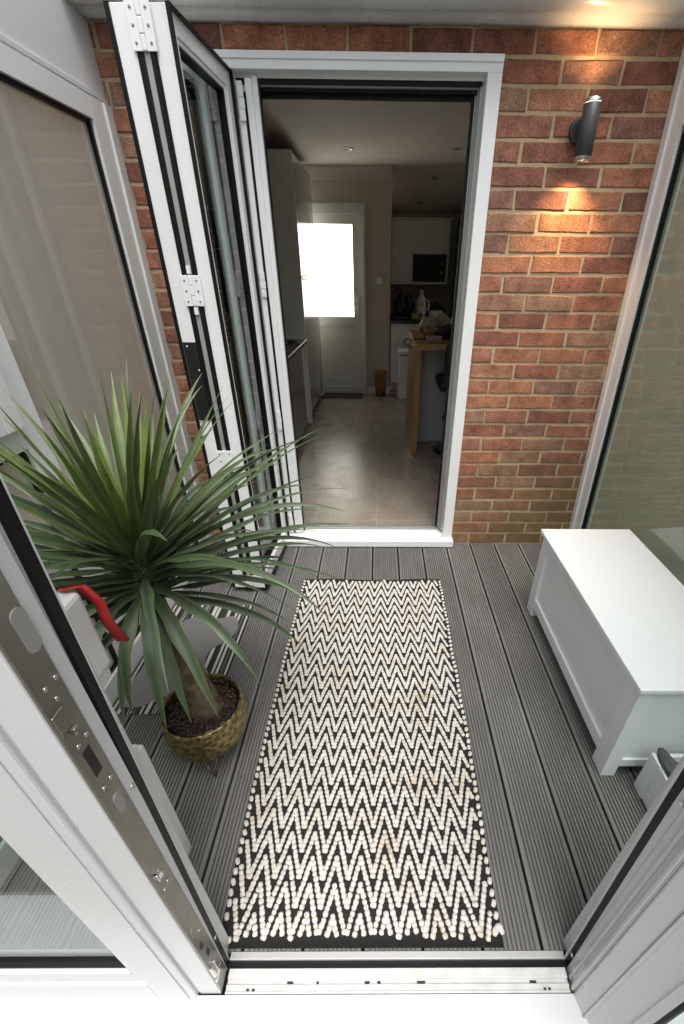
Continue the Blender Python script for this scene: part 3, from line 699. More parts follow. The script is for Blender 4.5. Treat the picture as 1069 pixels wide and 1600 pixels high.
b = B(); b.box(XS+.0025, XS+.007, -1.964, -1.957, .10, .155, .001); b.box(XS+.0025, XS+.008, -1.950, -1.944, .09, .15, .001); b.box(XS+.0025, XS+.006, -1.965, -1.935, .075, .09, .001)
part('shoot_bolt', b, M['bright'], ls)
for z in (.788, .164): screwhead(ff, -.7512+.0006, -1.923+.0115, z, '+x', .005)

# right open leaf, swung outwards towards the camera
od = thing('glazed_door', 'open white upvc door leaf swung outwards at the right of the entrance', 'door', (.12, -2.2, 0))
ang = R(17); u = (math.sin(ang), -math.cos(ang)); v = (math.cos(ang), math.sin(ang))
TO = basis((.077, -1.969, 0), u, v)
b = B(TO)
b.box(.0, .038, .0, .05, -.012, 2.19, .004); b.box(.038, .105, .004, .058, -.012, 2.19, .003); b.box(.640, .72, .004, .055, -.012, 2.19)
b.box(.105, .640, .0045, .055, -.012, .15); b.box(.105, .640, .0045, .055, 2.09, 2.19)
b.box(.038, .043, -.003, .004, -.01, 2.19, .001); b.box(.090, .105, .001, .004, .15, 2.09, .001)
fo = part('frame', b, M['upvc_dimmed'], od)
b = B(TO); b.box(.105, .111, .008, .05, .15, 2.09, 0); b.box(.111, .640, .008, .05, .15, .156, 0); part('gasket', b, M['gasket'], fo)
b = B(TO); b.box(.111, .640, .026, .030, .156, 2.09, 0); part('glass', b, M['glass'], od)
# fixed front panel right of the entrance
fp = thing('front_window', 'white framed fixed glazing right of the porch entrance, behind the open leaf', 'window', (.45, -1.93, 0))
sash(fp, basis((.165, -1.97, 0), (1, 0), (0, 1)), 0, .62, -.01, 2.2, .02, .07, .07, .1, .1, M['upvc_dimmed'], M['glass'])
# outer cill
b = B(); b.prof([(-1.9695, -.004), (-1.9695, -.10), (-2.115, -.13), (-2.135, -.13), (-2.135, -.024), (-2.128, -.018)], -1.62, .98)
single('door_cill', b, M['upvc_dimmed'], 'wide smooth white cill in front of the entrance track', 'cill', (-.3, -2.05, -.05))

# ================================================================== WALL LAMP
wl = thing('wall_lamp', 'anthracite cylinder up and down wall lamp, lit, on the bricks right of the doorway', 'wall lamp', (.388, 0, 1.885))
b = B(); b.lathe([(.040, .0), (.042, -.004), (.042, -.018), (.036, -.022)], (.385, .0, 1.90), 32, 'Y'); b.box(.375, .395, -.06, -.018, 1.885, 1.915)
part('mount', b, M['lampbody'], wl)
b = B(); b.lathe([(.029, -.075), (.031, -.073), (.031, .073), (.029, .075)], (.388, -.085, 1.885), 32)
part('body', b, M['lampbody'], wl)
for s in (1, -1):
    b = B(); b.lathe([(.030, s*.075), (.030, s*.086), (.027, s*.088), (.0255, s*.080)], (.388, -.085, 1.885), 32, cap=False); part('trim_ring', b, M['bright'], wl)
for s in (1, -1):
    b = B(); b.lathe([(.0255, s*.0765), (.0255, s*.080), (.012, s*.082)], (.388, -.085, 1.885), 24); part('lens', b, M['lamplens'], wl)
for s in (1, -1):
    L = bpy.data.lights.new('lamp_light', 'SPOT'); L.energy = 6 if s < 0 else 2.2; L.color = (1, .60, .28); L.spot_size = R(112); L.spot_blend = 1; L.shadow_soft_size = .01
    lo = bpy.data.objects.new('lamp_light', L); col.objects.link(lo); lo.location = (0, -.083, s*.092)
    lo.rotation_euler = (R(8) if s < 0 else math.pi-R(4), 0, 0); lo.parent = wl

# ================================================================== STORAGE BENCH
sb = thing('storage_bench', 'white panelled storage bench with flat lid beside the right hand screen', 'storage bench', (.56, -1.02, 0))
X0, X1, Y0, Y1 = .362, .745, -1.455, -.60
b = B(); b.box(.348, .752, -1.468, -.583, .432, .450, .0025); part('lid', b, M['bench'], sb)
b = B()
lw = .048
for (x, y) in ((X0, Y0), (X0, Y1-.065), (X1-lw, Y0), (X1-lw, Y1-.065)): pass
for (xa, xb, ya, yb) in ((X0, X0+lw, Y0, Y0+.065), (X0, X0+lw, Y1-.065, Y1), (X1-lw, X1, Y0, Y0+.065), (X1-lw, X1, Y1-.065, Y1)):
    q = B(); q.box(xa, xb, ya, yb, .0, .4285, .002); part('leg', q, M['bench'], sb)
b.bm.free(); b = B()
b.box(X0+.002, X0+.020, Y0+.065, Y1-.065, .385, .4285, .0015); b.box(X0+.002, X0+.020, Y0+.065, Y1-.065, .055, .105, .0015)
b.box(X0+lw, X1-lw, Y0+.002, Y0+.02, .052, .090, .0015); b.box(X0+lw, X1-lw, Y1-.02, Y1-.002, .05, .43, .0015)
b.box(X1-.02, X1-.002, Y0+.065, Y1-.065, .05, .43, .0015)
part('rail', b, M['bench'], sb)
b = B(); b.box(X0+.012, X0+.018, Y0+.065, Y1-.065, .105, .385, 0); b.box(X0+lw, X1-lw, Y0+.008, Y0+.016, .09, .4285, 0); b.box(X0+.02, X1-.02, Y0+.02, Y1-.02, .056, .066, 0)
part('panel', b, M['bench'], sb)
b = B(); b.box(X0+.085, X1-.085, Y0+.0065, Y0+.0085, .395, .423, .0006); part('name_plate', b, M['bench'], sb)

# ================================================================== CRATE WITH THINGS
cr = thing('wooden_crate', 'small white slatted crate on the deck in front of the storage bench', 'crate', (.56, -1.63, 0))
b = B(); cx0, cx1, cy0, cy1 = .457, .70, -1.80, -1.487
b.box(cx0, cx0+.012, cy1-.045, cy1, .006, .185, .001); b.box(cx0, cx0+.012, cy0, cy0+.045, .006, .185, .001)
b.box(cx0+.012, cx1, cy1-.012, cy1, .02, .180, .001); b.box(cx0+.012, cx1, cy0, cy0+.012, .02, .180, .001); b.box(cx1-.012, cx1, cy0+.012, cy1-.012, .02, .18, .001)
b.box(cx0+.012, cx1-.012, cy0+.012, cy1-.012, .02, .03, 0)
part('frame', b, M['plastic_wht'], cr)
for k in range(4):
    b = B(); z0 = .012+k*.0425; b.box(cx0+.002, cx0+.011, cy0+.045, cy1-.045, z0, z0+.040, .001); part('slat', b, M['plastic_wht'], cr)
b = B(); b.box(cx0+.0035, cx0+.0095, cy0+.045, cy1-.045, .012, .181, 0); part('lining', b, M['plastic_wht'], cr)
b = B(); verts_ = []
b.blob((.486, -1.535, .190), (.022, .058, .016), 3, .12); b.blob((.515, -1.55, .16), (.03, .05, .03), 8, .15)
single('grey_glove', b, M['greycloth'], 'dark grey gardening glove flopping over the edge of the white crate', 'glove', (.49, -1.53, .17))
b = B(); b.blob((.60, -1.565, .15), (.034, .034, .034), 2, .04)
single('felt_ball', b, M['ball'], 'small yellow-green fuzzy ball lying inside the white crate', 'ball', (.60, -1.565, .15))

# ================================================================== RUG
rg_ = thing('runner_rug', 'long black and cream chevron woven runner rug on the decking', 'rug', (-.42, -1.12, 0))
def rugx(u, y):      # u 0..1 across
    f = (y+.39)/(-1.89+.39)
    l = -.790+.006*f - .010*math.sin(math.pi*f)+.006*noise.noise(Vector((y*5, 0, 3))); r = -.050-.020*f+.006*math.sin(math.pi*f)+.006*noise.noise(Vector((y*5, 4, 7)))
    return l+(r-l)*u
def rugz(x, y): return .0075+.0025*noise.noise(Vector((x*3, y*3, 0)))
verts = []; faces = []
NX, NY = 24, 60
for j in range(NY+1):
    y = -.386+(-1.889+.386)*j/NY
    for i in range(NX+1):
        u_ = i/NX; x = rugx(u_, y); verts.append((x, y+(.006*math.sin(u_*9) if j in (0,) else 0), rugz(x, y)))
for j in range(NY):
    for i in range(NX):
        a = j*(NX+1)+i; faces.append((a, a+1, a+NX+2, a+NX+1))
n0 = len(verts)
per = [i for i in range(NX+1)]+[j*(NX+1)+NX for j in range(1, NY+1)]+[NY*(NX+1)+i for i in range(NX-1, -1, -1)]+[j*(NX+1) for j in range(NY-1, 0, -1)]
for k in per: v = verts[k]; verts.append((v[0], v[1], .0008))
L = len(per)
for k in range(L): faces.append((per[k], per[(k+1) % L], n0+(k+1) % L, n0+k))
meshobj('weave', verts, faces, M['rugblack'], rg_)
bv, bf = [], []
sphere = []
for lat in (-.35, .45, .9):
    pass
def bead(x, y, z, a, sx, sy, sz):
    n0 = len(bv); ca, sa = math.cos(a), math.sin(a)
    K = 8
    for (r_, h) in ((.86, .12), (1.0, .45), (.78, .86)):
        for k in range(K):
            t_ = 2*math.pi*k/K; lx, ly = sx*r_*math.copysign(abs(math.cos(t_))**.65, math.cos(t_)), sy*r_*math.copysign(abs(math.sin(t_))**.65, math.sin(t_))
            bv.append((x+lx*ca-ly*sa, y+lx*sa+ly*ca, z+sz*h))
    bv.append((x, y, z+sz*1.03))
    for q in range(2):
        for k in range(K): bf.append((n0+q*K+k, n0+q*K+(k+1) % K, n0+(q+1)*K+(k+1) % K, n0+(q+1)*K+k))
    for k in range(K): bf.append((n0+2*K+k, n0+2*K+(k+1) % K, n0+3*K))
PX, PY, AMP = .0685, .0640, .108
ylo, yhi = -1.874, -.398
tip0 = -.610
for k in range(-3, 27):
    yt = -1.868+k*PY
    for h in range(-8, 24):           # half periods
        xa = tip0-.0*h+PX/2*(h-5); 
        up = (h-5) % 2 == 0
        nb = 9
        for q in range(nb):
            f = (q+.0)/nb
            x = xa+PX/2*f; yy = yt+AMP*(f if up else 1-f)
            fy = (yy+.39)/(-1.5)
            x += -.006*math.sin(fy*5)+.004*noise.noise(Vector((x*6, yy*6, 9)))
            yy += .006*noise.noise(Vector((x*5, yy*4, 2)))+.0012*rnd.uniform(-1, 1)
            if yy < ylo+.010*math.sin((x+.8)*4.2)-.004 or yy > yhi: continue
            xl, xr = rugx(0, yy)+.020, rugx(1, yy)-.020
            if x < xl or x > xr: continue
            tipb = (q == 0 and up)
            s = 1.0+rnd.uniform(-.10, .10)
            bead(x+rnd.uniform(-.0006, .0006), yy, rugz(x, yy)-.0008, rnd.uniform(-.2, .2)+(-.25 if up else .25), (.0088 if tipb else .0071)*s, .0073*s, .0046)
y = -.405
sd_ = 0
while y > -1.845:
    for (u_, sgn) in ((0, 1), (1, -1)):
        x = rugx(u_, y)+sgn*.007; bead(x+rnd.uniform(-.001, .001), y+rnd.uniform(-.002, .002), rugz(x, y)-.001, sgn*.35+rnd.uniform(-.2, .2), .0066, .0098, .0062)
    y -= .0245
for k in range(5): bead(rugx(1, -1.85)-.006+rnd.uniform(-.012, .008), -1.858+rnd.uniform(-.006, .006), .008, rnd.random()*3, .007, .011, .006)
meshobj('yarn_knots', bv, bf, M['rugyarn'], rg_)

# ================================================================== STRIPED MAT AND GREY PLAY MAT
b = B(); b.box(-1.40, -1.012, -1.222, -.60, .0008, .006, .001)
single('striped_mat', b, M['stripe'], 'thin black and white striped mat under the grey shaped mat beside the plant', 'mat', (-1.2, -.9, 0))
ctrl = [(-1.385, -.90), (-1.36, -.80), (-1.29, -.70), (-1.22, -.685), (-1.15, -.70), (-1.09, -.685), (-1.055, -.72), (-1.045, -.79), (-1.075, -.85), (-1.125, -.90), (-1.125, -.98), (-1.09, -1.04), (-1.10, -1.11), (-1.16, -1.12), (-1.20, -1.15), (-1.25, -1.15), (-1.29, -1.19), (-1.36, -1.19), (-1.39, -1.10), (-1.375, -1.0)]
pts = []
nC_ = len(ctrl)
for i in range(nC_):
    p0, p1, p2, p3 = [Vector(ctrl[(i+k-1) % nC_]) for k in range(4)]
    for q in range(6):
        t_ = q/6; pts.append(tuple(.5*((2*p1)+(-p0+p2)*t_+(2*p0-5*p1+4*p2-p3)*t_*t_+(-p0+3*p1-3*p2+p3)*t_**3)))
b = B(); b.prism(pts, .0065, .0105)
single('shaped_mat', b, M['cowgrey'], 'smooth grey hide-shaped mat with wavy outline lying on the striped mat', 'mat', (-1.2, -.9, 0))

# ================================================================== WHITE DRAWER TOWER, RED CLOTH
dt = thing('storage_tower', 'narrow white storage tower standing behind the closed entrance leaf', 'storage unit', (-.99, -1.76, 0))
b = B(); b.box(-1.03, -.931, -1.86, -1.661, .0, .50, .003); b.box(-1.03, -.929, -1.855, -1.68, .50, .53, .002)
part('body', b, M['plastic_wht'], dt)
b = B(); b.box(-1.045, -.920, -1.868, -1.652, .765, .95, .01); b.box(-1.035, -.928, -1.862, -1.658, .735, .765, .004); part('upper_box', b, M['plastic_wht'], dt)
b = B(); b.box(-1.025, -.940, -1.855, -1.68, .53, .735, .004); part('middle_box', b, M['plastic_wht'], dt)
b = B()
pts_ = [(-.945, -1.665, .957), (-.925, -1.650, .952), (-.905, -1.645, .91), (-.908, -1.643, .86), (-.895, -1.640, .805)]
wd = [.02, .022, .020, .022, .026]
ringz = []
for (x, y, z), w_ in zip(pts_, wd):
    ringz.append([b.bm.verts.new((x+dx, y+dy, z+.006*math.sin(20*x+40*dx))) for dx, dy in ((-w_/2, .012), (-w_/4, .004), (0, .010), (w_/4, .002), (w_/2, .006), (w_/2, -.002), (0, .0), (-w_/2, .002))])
for i in range(len(ringz)-1):
    for k in range(8): b.bm.faces.new((ringz[i][k], ringz[i][(k+1) % 8], ringz[i+1][(k+1) % 8], ringz[i+1][k])).smooth = True
b.bm.faces.new(ringz[0]); b.bm.faces.new(ringz[-1])
single('red_cloth', b, M['red'], 'red cloth hanging over the back of the white storage tower', 'cloth', (-.94, -1.65, .88))
# ================================================================== PLANT
PXc, PYc = -.948, -1.372
pl = thing('potted_plant', 'spiky artificial dracaena with long green leaves in a hammered brass pot', 'potted plant', (PXc, PYc, 0))
b = B()
b.lathe([(.070, .098), (.095, .106), (.118, .134), (.129, .175), (.128, .210), (.123, .250), (.121, .264), (.117, .264), (.115, .248), (.113, .22)], (PXc, PYc, 0), 56)
part('pot', b, M['brass'], pl)
for a in (R(-75), R(45), R(165)):
    cxl, cyl = PXc+.092*math.cos(a), PYc+.092*math.sin(a); tx, ty = -math.sin(a), math.cos(a); fx, fy = PXc+.088*math.cos(a), PYc+.088*math.sin(a)
    b = B(); b.tube([(cxl+tx*.022, cyl+ty*.022, .115), (fx+tx*.002, fy+ty*.002, .004), (fx-tx*.002, fy-ty*.002, .004), (cxl-tx*.022, cyl-ty*.022, .115)], .0028, 8)
    part('leg', b, M['brass'], pl)
b = B(); b.lathe([(.1125, .240), (.09, .243), (.02, .246)], (PXc, PYc, 0), 32)
for k in range(420):
    a, r_ = rnd.random()*6.283, .107*math.sqrt(rnd.random())
    q = bmesh.ops.create_icosphere(b.bm, subdivisions=1, radius=rnd.uniform(.0038, .0058))
    for v in q['verts']:
        v.co += Vector((PXc+r_*math.cos(a), PYc+r_*math.sin(a), .245+rnd.uniform(0, .004)))
        for f in v.link_faces: f.smooth = True
part('gravel', b, M['soil'], pl)
# trunk
TX, TY = -1.0, -1.350
b = B(); rings = []
n_t = 70
for i in range(n_t+1):
    f = i/n_t; z = .235+f*.47
    cx = PXc+.012+(TX-PXc-.012)*f; cy = PYc+.0+(TY-PYc)*f
    r0 = .024*(1-f)**1.4+.025+.004*math.exp(-f*20)
    ring = []
    for k in range(20):
        a = 2*math.pi*k/20
        r_ = r0*(1+.05*((i*1.0) % 2)+.05*noise.noise(Vector((math.cos(a)*2, math.sin(a)*2, z*30))))
        ring.append(b.bm.verts.new((cx+r_*math.cos(a), cy+r_*math.sin(a), z+.004*math.sin(a*2+i*.7))))
    rings.append(ring)
for i in range(n_t):
    for k in range(20): b.bm.faces.new((rings[i][k], rings[i][(k+1) % 20], rings[i+1][(k+1) % 20], rings[i+1][k])).smooth = True
b.bm.faces.new(rings[-1])
part('trunk', b, M['trunk'], pl)
# leaves
lv, lf, la, le = [], [], [], []
rl = random.Random(21)
def leafstrip(base, az, el, length, width, droop, shade, twist=0):
    d = Vector((math.cos(az)*math.cos(el), math.sin(az)*math.cos(el), math.sin(el)))
    side = Vector((-math.sin(az), math.cos(az), 0))
    p = Vector(base); n0 = len(lv); S = 14
    ph = rl.random()*6.28; sw = rl.uniform(-.25, .25)
    for i in range(S+1):
        f = i/S
        wv = width*(.55+.45*min(1, f*3.3)) * (1 if f < .35 else max(0.03, (1-((f-.35)/.65)**1.7)))
        wob = .0034*math.sin(f*19+ph)*(1-f)
        nrm = side.cross(d).normalized()
        tw = twist*f
        sd2 = (side*math.cos(tw)+nrm*math.sin(tw)); nr2 = (nrm*math.cos(tw)-side*math.sin(tw))
        fold = wv*.28
        lv.append(tuple(p-sd2*(wv/2+wob)+nr2*(fold+wob))); lv.append(tuple(p)); lv.append(tuple(p+sd2*(wv/2-wob)+nr2*(fold-wob)))
        le.extend([1, 0, 1]); la.extend([shade]*3)
        step = length/S
        p = p+d*step
        # gravity bends the tip down
        d = (d+Vector((0, 0, -1))*droop*step*(.3+1.6*f)+side*sw*step).normalized()
        side = (side-d*side.dot(d)).normalized()
    for i in range(S):
        a = n0+3*i
        lf.append((a, a+1, a+4, a+3)); lf.append((a+1, a+2, a+5, a+4))
NL = 200
for i in range(NL):
    f = i/(NL-1)
    az = i*2.39996+rl.uniform(-.25, .25)
    el = R(84-98*f**.8+rl.uniform(-9, 9))
    if f < .1: el = R(86-rl.uniform(0, 25))
    ln = (.36+.16*min(1, f*3))*rl.uniform(.85, 1.12)
    toward = math.cos(az-R(-62))
    if f > .42 and toward > .5 and rl.random() < .88: continue
    if f > .75: ln *= .85
    base = (TX+.018*math.cos(az), TY+.018*math.sin(az), .85-.16*f)
    # keep clear of the entrance leaf: shorten those reaching past the frame
    hd = Vector((math.cos(az), math.sin(az)))
    reach = ln*math.cos(el)*.9+.02
    if TY+hd.y*reach < -1.86: ln *= max(.55, (TY+1.86)/(-hd.y*reach))
    if TX+hd.x*reach < -1.38: ln *= max(.6, (TX+1.38)/(-hd.x*reach))
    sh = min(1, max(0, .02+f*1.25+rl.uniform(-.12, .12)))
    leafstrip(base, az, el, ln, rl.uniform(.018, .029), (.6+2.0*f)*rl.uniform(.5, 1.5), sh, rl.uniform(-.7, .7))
# a few dead short leaf stubs at the neck and long hanging leaves towards the viewer
for (azd, eld, ln, wd_, dr) in ((-88, -5, .34, .034, 8.5), (-68, -8, .40, .034, 7.5), (-110, 5, .42, .034, 8), (-128, 12, .44, .032, 6.5), (-48, -10, .42, .034, 5.5), (-140, 0, .46, .034, 6.5), (-30, 8, .44, .032, 4.0), (-98, -30, .36, .032, 5), (-60, -32, .38, .032, 4)):
    leafstrip((TX+.02*math.cos(R(azd)), TY+.02*math.sin(R(azd)), .73), R(azd), R(eld), ln, wd_, dr, .62, .2)
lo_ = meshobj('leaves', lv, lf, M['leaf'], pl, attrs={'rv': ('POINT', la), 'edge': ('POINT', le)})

# ================================================================== KITCHEN
FZ = .050
b = B(); b.box(-1.75, 2.6, .108, 4.75, -.05, FZ, 0); struct('kitchen_floor', b, M['tile'])
b = B(); b.box(-1.75, 2.6, .108, 3.62, 2.335, 2.42, 0)
b.prof([(3.62, 2.335), (4.75, 2.02), (4.75, 2.10), (3.62, 2.42)], -1.75, 2.6); struct('kitchen_ceiling', b, M['k_ceil'])
kw = thing('kitchen_wall', 'beige painted kitchen far wall around the half glazed rear door', 'wall', (-.9, 3.6, 0))
b = B(); b.box(-1.75, -1.385, 3.58, 3.70, FZ, 2.334, 0); b.box(-1.385, -.575, 3.58, 3.70, 1.965, 2.334, 0); b.box(-.575, -.262, 3.58, 4.75, FZ, 2.02, 0); b.box(-.575, -.262, 3.58, 3.70, 2.02, 2.334, 0)
part('plaster', b, M['k_wall'], kw)
b = B(); b.prof([(3.579, 2.334), (3.579, 2.225), (3.560, 2.232), (3.52, 2.27), (3.495, 2.31), (3.49, 2.334)], -1.75, -.262); part('coving', b, M['k_ceil'], kw)
b = B(); b.box(-.53, -.262, 3.566, 3.579, FZ, .13, .002); b.box(-.261, -.248, 3.566, 4.70, FZ, .13, .002); part('skirting', b, M['k_white'], kw)
kl = single('kitchen_wall', B().box(-1.80, -1.70, .11, 4.75, FZ, 2.334, 0), M['k_wall'], 'beige kitchen side wall hidden behind the taupe cupboards', 'wall', (-1.75, 2, 0))
kr = single('kitchen_wall', B().box(2.5, 2.6, .11, 2.7, FZ, 2.334, 0).box(2.5, 2.6, 4.45, 4.75, FZ, 2.334, 0).box(2.5, 2.6, 2.7, 4.45, FZ, .95, 0).box(2.5, 2.6, 2.7, 4.45, 2.1, 2.334, 0), M['k_wall'], 'beige kitchen side wall beyond the breakfast bar', 'wall', (2.55, 2, 0))  # unseen opening added in this wall to let sky light reach the far units
kb = single('kitchen_wall', B().box(-.26, 2.5, 4.66, 4.76, FZ, 2.2, 0), M['k_wall'], 'kitchen back wall behind the wall cupboards and microwave', 'wall', (1.1, 4.7, 0))
b = B(); b.box(-1.75, -.99, .108, .14, FZ, 2.334, 0); b.box(.06, 2.6, .108, .14, FZ, 2.334, 0); b.box(-.99, .06, .108, .14, 2.09, 2.334, 0)
single('kitchen_wall', b, M['k_wall'], 'plastered inner face of the brick wall around the folding door opening', 'wall', (-.4, .12, 0))

# rear door
rd = thing('rear_door', 'white half glazed rear door with bright frosted pane and lever handle', 'door', (-.98, 3.6, 0))
b = B(); b.box(-1.40, -1.375, 3.55, 3.63, FZ, 2.0); b.box(-.582, -.553, 3.55, 3.63, FZ, 2.0); b.box(-1.375, -.582, 3.55, 3.63, 1.94, 2.0); b.box(-1.375, -.582, 3.555, 3.63, FZ, .135); b.box(-1.44, -.540, 3.54, 3.579, 2.0, 2.03)
part('door_frame', b, M['k_door'], rd)
b = B(); b.box(-1.372, -1.262, 3.585, 3.625, .138, 1.937); b.box(-.695, -.585, 3.585, 3.625, .138, 1.937); b.box(-1.262, -.695, 3.5855, 3.625, 1.85, 1.937); b.box(-1.262, -.695, 3.5855, 3.625, .84, .945); b.box(-1.262, -.695, 3.5855, 3.625, .138, .25)
dl = part('door_leaf', b, M['k_door'], rd)
b = B(); b.box(-1.262, -.695, 3.60, 3.615, .25, .84, 0); part('lower_panel', b, M['k_door'], dl)
b = B(); b.box(-1.262, -.695, 3.598, 3.61, .945, 1.85, 0); part('frosted_pane', b, M['litpane'], dl)
b = B(); b.box(-.655, -.632, 3.572, 3.585, .965, 1.16, .003); b.tube([(-.643, 3.572, 1.085), (-.643, 3.54, 1.085), (-.75, 3.54, 1.085)], .007, 8); part('handle', b, M['bright'], dl)
b = B(); b.box(-.425, -.360, 3.571, 3.579, 1.285, 1.352, .002); sw = single('light_switch', b, M['k_white'], 'small square switch plate on the wall right of the rear door', 'switch', (-.39, 3.575, 1.32))
b = B(); b.box(-1.12, -.60, 3.30, 3.53, FZ+.001, FZ+.014, .003); single('doormat', b, M['kmat'], 'dark flat doormat in front of the rear door', 'doormat', (-.86, 3.4, FZ))
# waste basket
b = B(); b.lathe([(.050, 0), (.060, .0), (.080, .285), (.082, .30), (.077, .30), (.074, .28), (.055, .01)], (-.372, 3.46, FZ), 28); single('waste_basket', b, M['basket'], 'tan tapered waste basket on the tiles between the rear door and the white bin', 'waste bin', (-.372, 3.46, FZ))
# pedal bin
pb = thing('kitchen_bin', 'tall slim white kitchen bin beside the oak breakfast bar', 'bin', (-.02, 3.35, FZ))
b = B(); b.box(-.155, .10, 3.25, 3.48, FZ, .565, .015); part('body', b, M['k_white'], pb)
b = B(); b.box(-.160, .105, 3.245, 3.485, .572, .615, .018); part('lid', b, M['k_white'], pb)
b = B(); b.box(-.152, .097, 3.253, 3.477, .565, .572, 0); part('seam', b, M['black'], pb)

# taupe base cupboards left
bc = thing('base_cupboard', 'run of glossy taupe base cupboards with black worktop left inside the kitchen', 'cupboard', (-1.4, 1.1, FZ))
b = B(); b.box(-1.69, -1.11, .15, 1.955, .15, .858, 0); b.box(-1.69, -1.15, .15, 1.955, FZ, .15, 0); part('carcass', b, M['k_work'], bc)
for k in range(3):
    b = B(); y0 = .155+k*.605; b.box(-1.11, -1.09, y0, y0+.600, .155, .85, .002); part('cupboard_door', b, M['k_taupe'], bc)
b = B(); b.box(-1.69, -1.085, 1.972, 1.99, .155, .87, .002); b.box(-1.12, -1.086, 1.955, 1.972, .155, .85, .001); part('end_panel', b, M['k_white'], bc)
b = B(); b.box(-1.695, -1.035, .145, 1.96, .868, .90, .003); part('worktop', b, M['k_work'], bc)
b = B(); b.box(-1.115, -1.088, .15, 1.955, .852, .866, .001); part('handle_rail', b, M['greystrip'], bc)
b = B(); b.tube([(-1.12+.05*math.cos(a/10*6.283), 1.72+.07*math.sin(a/10*6.283), .906+.004*math.sin(a)) for a in range(10)], .004, 6, closed=True); b.tube([(-1.2, 1.7, .905), (-1.14, 1.66, .92), (-1.06, 1.68, .907)], .004, 6)
single('black_cable', b, M['black'], 'coiled thin black cable lying on the black worktop', 'cable', (-1.12, 1.7, .9))
# tall unit
tu = thing('tall_cupboard', 'full height glossy taupe cupboard next to the rear door', 'cupboard', (-1.4, 2.8, FZ))
b = B(); b.box(-1.695, -1.112, 2.272, 3.38, .15, 2.225, 0); b.box(-1.695, -1.15, 2.272, 3.38, FZ, .15, 0); part('carcass', b, M['k_work'], tu)
for y0 in (2.25, 3.38): b = B(); b.box(-1.697, -1.088, y0, y0+.02, FZ, 2.23, .002); part('side_panel', b, M['k_white'], tu)
for (z0, z1) in ((.155, 1.345), (1.385, 2.22)):
    for (y0, y1) in ((2.274, 2.80), (2.804, 3.376)):
        b = B(); b.box(-1.112, -1.09, y0, y1, z0, z1, .002); part('cupboard_door', b, M['k_taupe'], tu)
b = B(); b.box(-1.112, -1.087, 2.274, 3.376, 1.348, 1.382, .002); part('trim_rail', b, M['greystrip'], tu)

# breakfast bar
bb = thing('breakfast_bar', 'oak breakfast bar with solid end panel and white back', 'breakfast bar', (.5, 1.9, FZ))
b = B(); b.box(-.105, -.052, 1.40, 2.32, FZ, .905, .002); part('end_panel', b, M['oak'], bb)
b = B(); b.box(-.105, 1.6, 1.36, 2.34, .905, .95, .002); part('worktop', b, M['oak'], bb)
b = B(); b.box(-.051, 1.55, 1.74, 2.25, FZ, .9048, 0); part('base_unit', b, mat('island_white', (.50, .52, .54), .3), bb)
# stool
st = thing('bar_stool', 'dark brown leather bar stool with round black base at the breakfast bar', 'bar stool', (.29, 1.50, FZ))
b = B(); b.lathe([(.20, 0), (.20, .008), (.17, .016), (.04, .03), (.028, .04)], (.30, 1.50, FZ), 40); part('base', b, M['black'], st)
b = B(); b.tube([(.30, 1.50, FZ+.03), (.30, 1.50, .62)], .022, 12); part('column', b, M['black'], st)
b = B(); b.tube([(.30-.13*math.cos(R(a)), 1.50-.13*math.sin(R(a))*1.0, .34) for a in range(0, 361, 20)], .009, 8); part('footrest', b, M['black'], st)
b = B(); b.box(.10, .50, 1.30, 1.70, .60, .68, .03); part('seat', b, M['leather'], st)
b = B(T=Matrix.Translation((.30, 1.33, .66)) @ Matrix.Rotation(R(8), 4, 'X')); b.box(-.18, .18, -.03, .03, -.04, .31, .028); part('backrest', b, M['leather'], st)

# far kitchen units
fu = thing('far_base_unit', 'white far base units with dark worktop behind the bin and breakfast bar', 'cupboard', (.6, 4.2, FZ))
for k in range(3):
    b = B(); x0 = -.245+k*.60; b.box(x0, x0+.596, 3.74, 3.76, .15, .86, .002); part('cupboard_door', b, M['k_white'], fu)
b = B(); b.box(-.245, 1.55, 3.76, 4.655, FZ, .865, 0); part('carcass', b, M['k_wall'], fu)
b = B(); b.box(-.247, 1.56, 3.71, 4.657, .866, .90, .002); part('worktop', b, M['k_work'], fu)
wu = thing('wall_cupboard', 'white wall cupboard with a microwave niche above the far worktop', 'cupboard', (.12, 4.4, 1.3))
b = B(); b.box(-.243, .49, 4.31, 4.655, 1.60, 1.955, 0); b.box(-.243, .035, 4.31, 4.655, 1.30, 1.60, 0); b.box(.035, .49, 4.62, 4.655, 1.30, 1.60, 0); b.box(.47, .49, 4.29, 4.62, 1.285, 1.6, .001); b.box(-.243, .49, 4.29, 4.62, 1.272, 1.298, .001); b.box(-.243, .495, 4.285, 4.655, 1.957, 1.972, .001)
part('carcass', b, M['k_white'], wu)
for (x0, x1, z0) in ((-.24, .032, 1.31), (.038, .468, 1.61)):
    b = B(); b.box(x0, x1, 4.29, 4.309, z0, 1.95, .002); part('cupboard_door', b, M['k_white'], wu)
mw = thing('microwave', 'black microwave built into the white wall cupboard', 'microwave', (.25, 4.45, 1.3))
b = B(); b.box(.04, .466, 4.32, 4.60, 1.30, 1.575, .003); part('body', b, M['black'], mw)
b = B(); b.box(.05, .36, 4.312, 4.32, 1.32, 1.56, .002); part('door', b, M['blackglass'], mw)
for z in (1.50, 1.40):
    b = B(); b.lathe([(.017, 0), (.015, -.014)], (.415, 4.319, z), 18, 'Y'); part('knob', b, M['steel'], mw)
b = B(); b.box(.62, 1.25, 3.95, 4.655, .902, 2.0, .004)
fz_ = thing('fridge', 'tall dark glossy appliance at the far right behind the wall cupboard', 'fridge', (.9, 4.3, .9))
part('body', b, M['blackglass'], fz_)
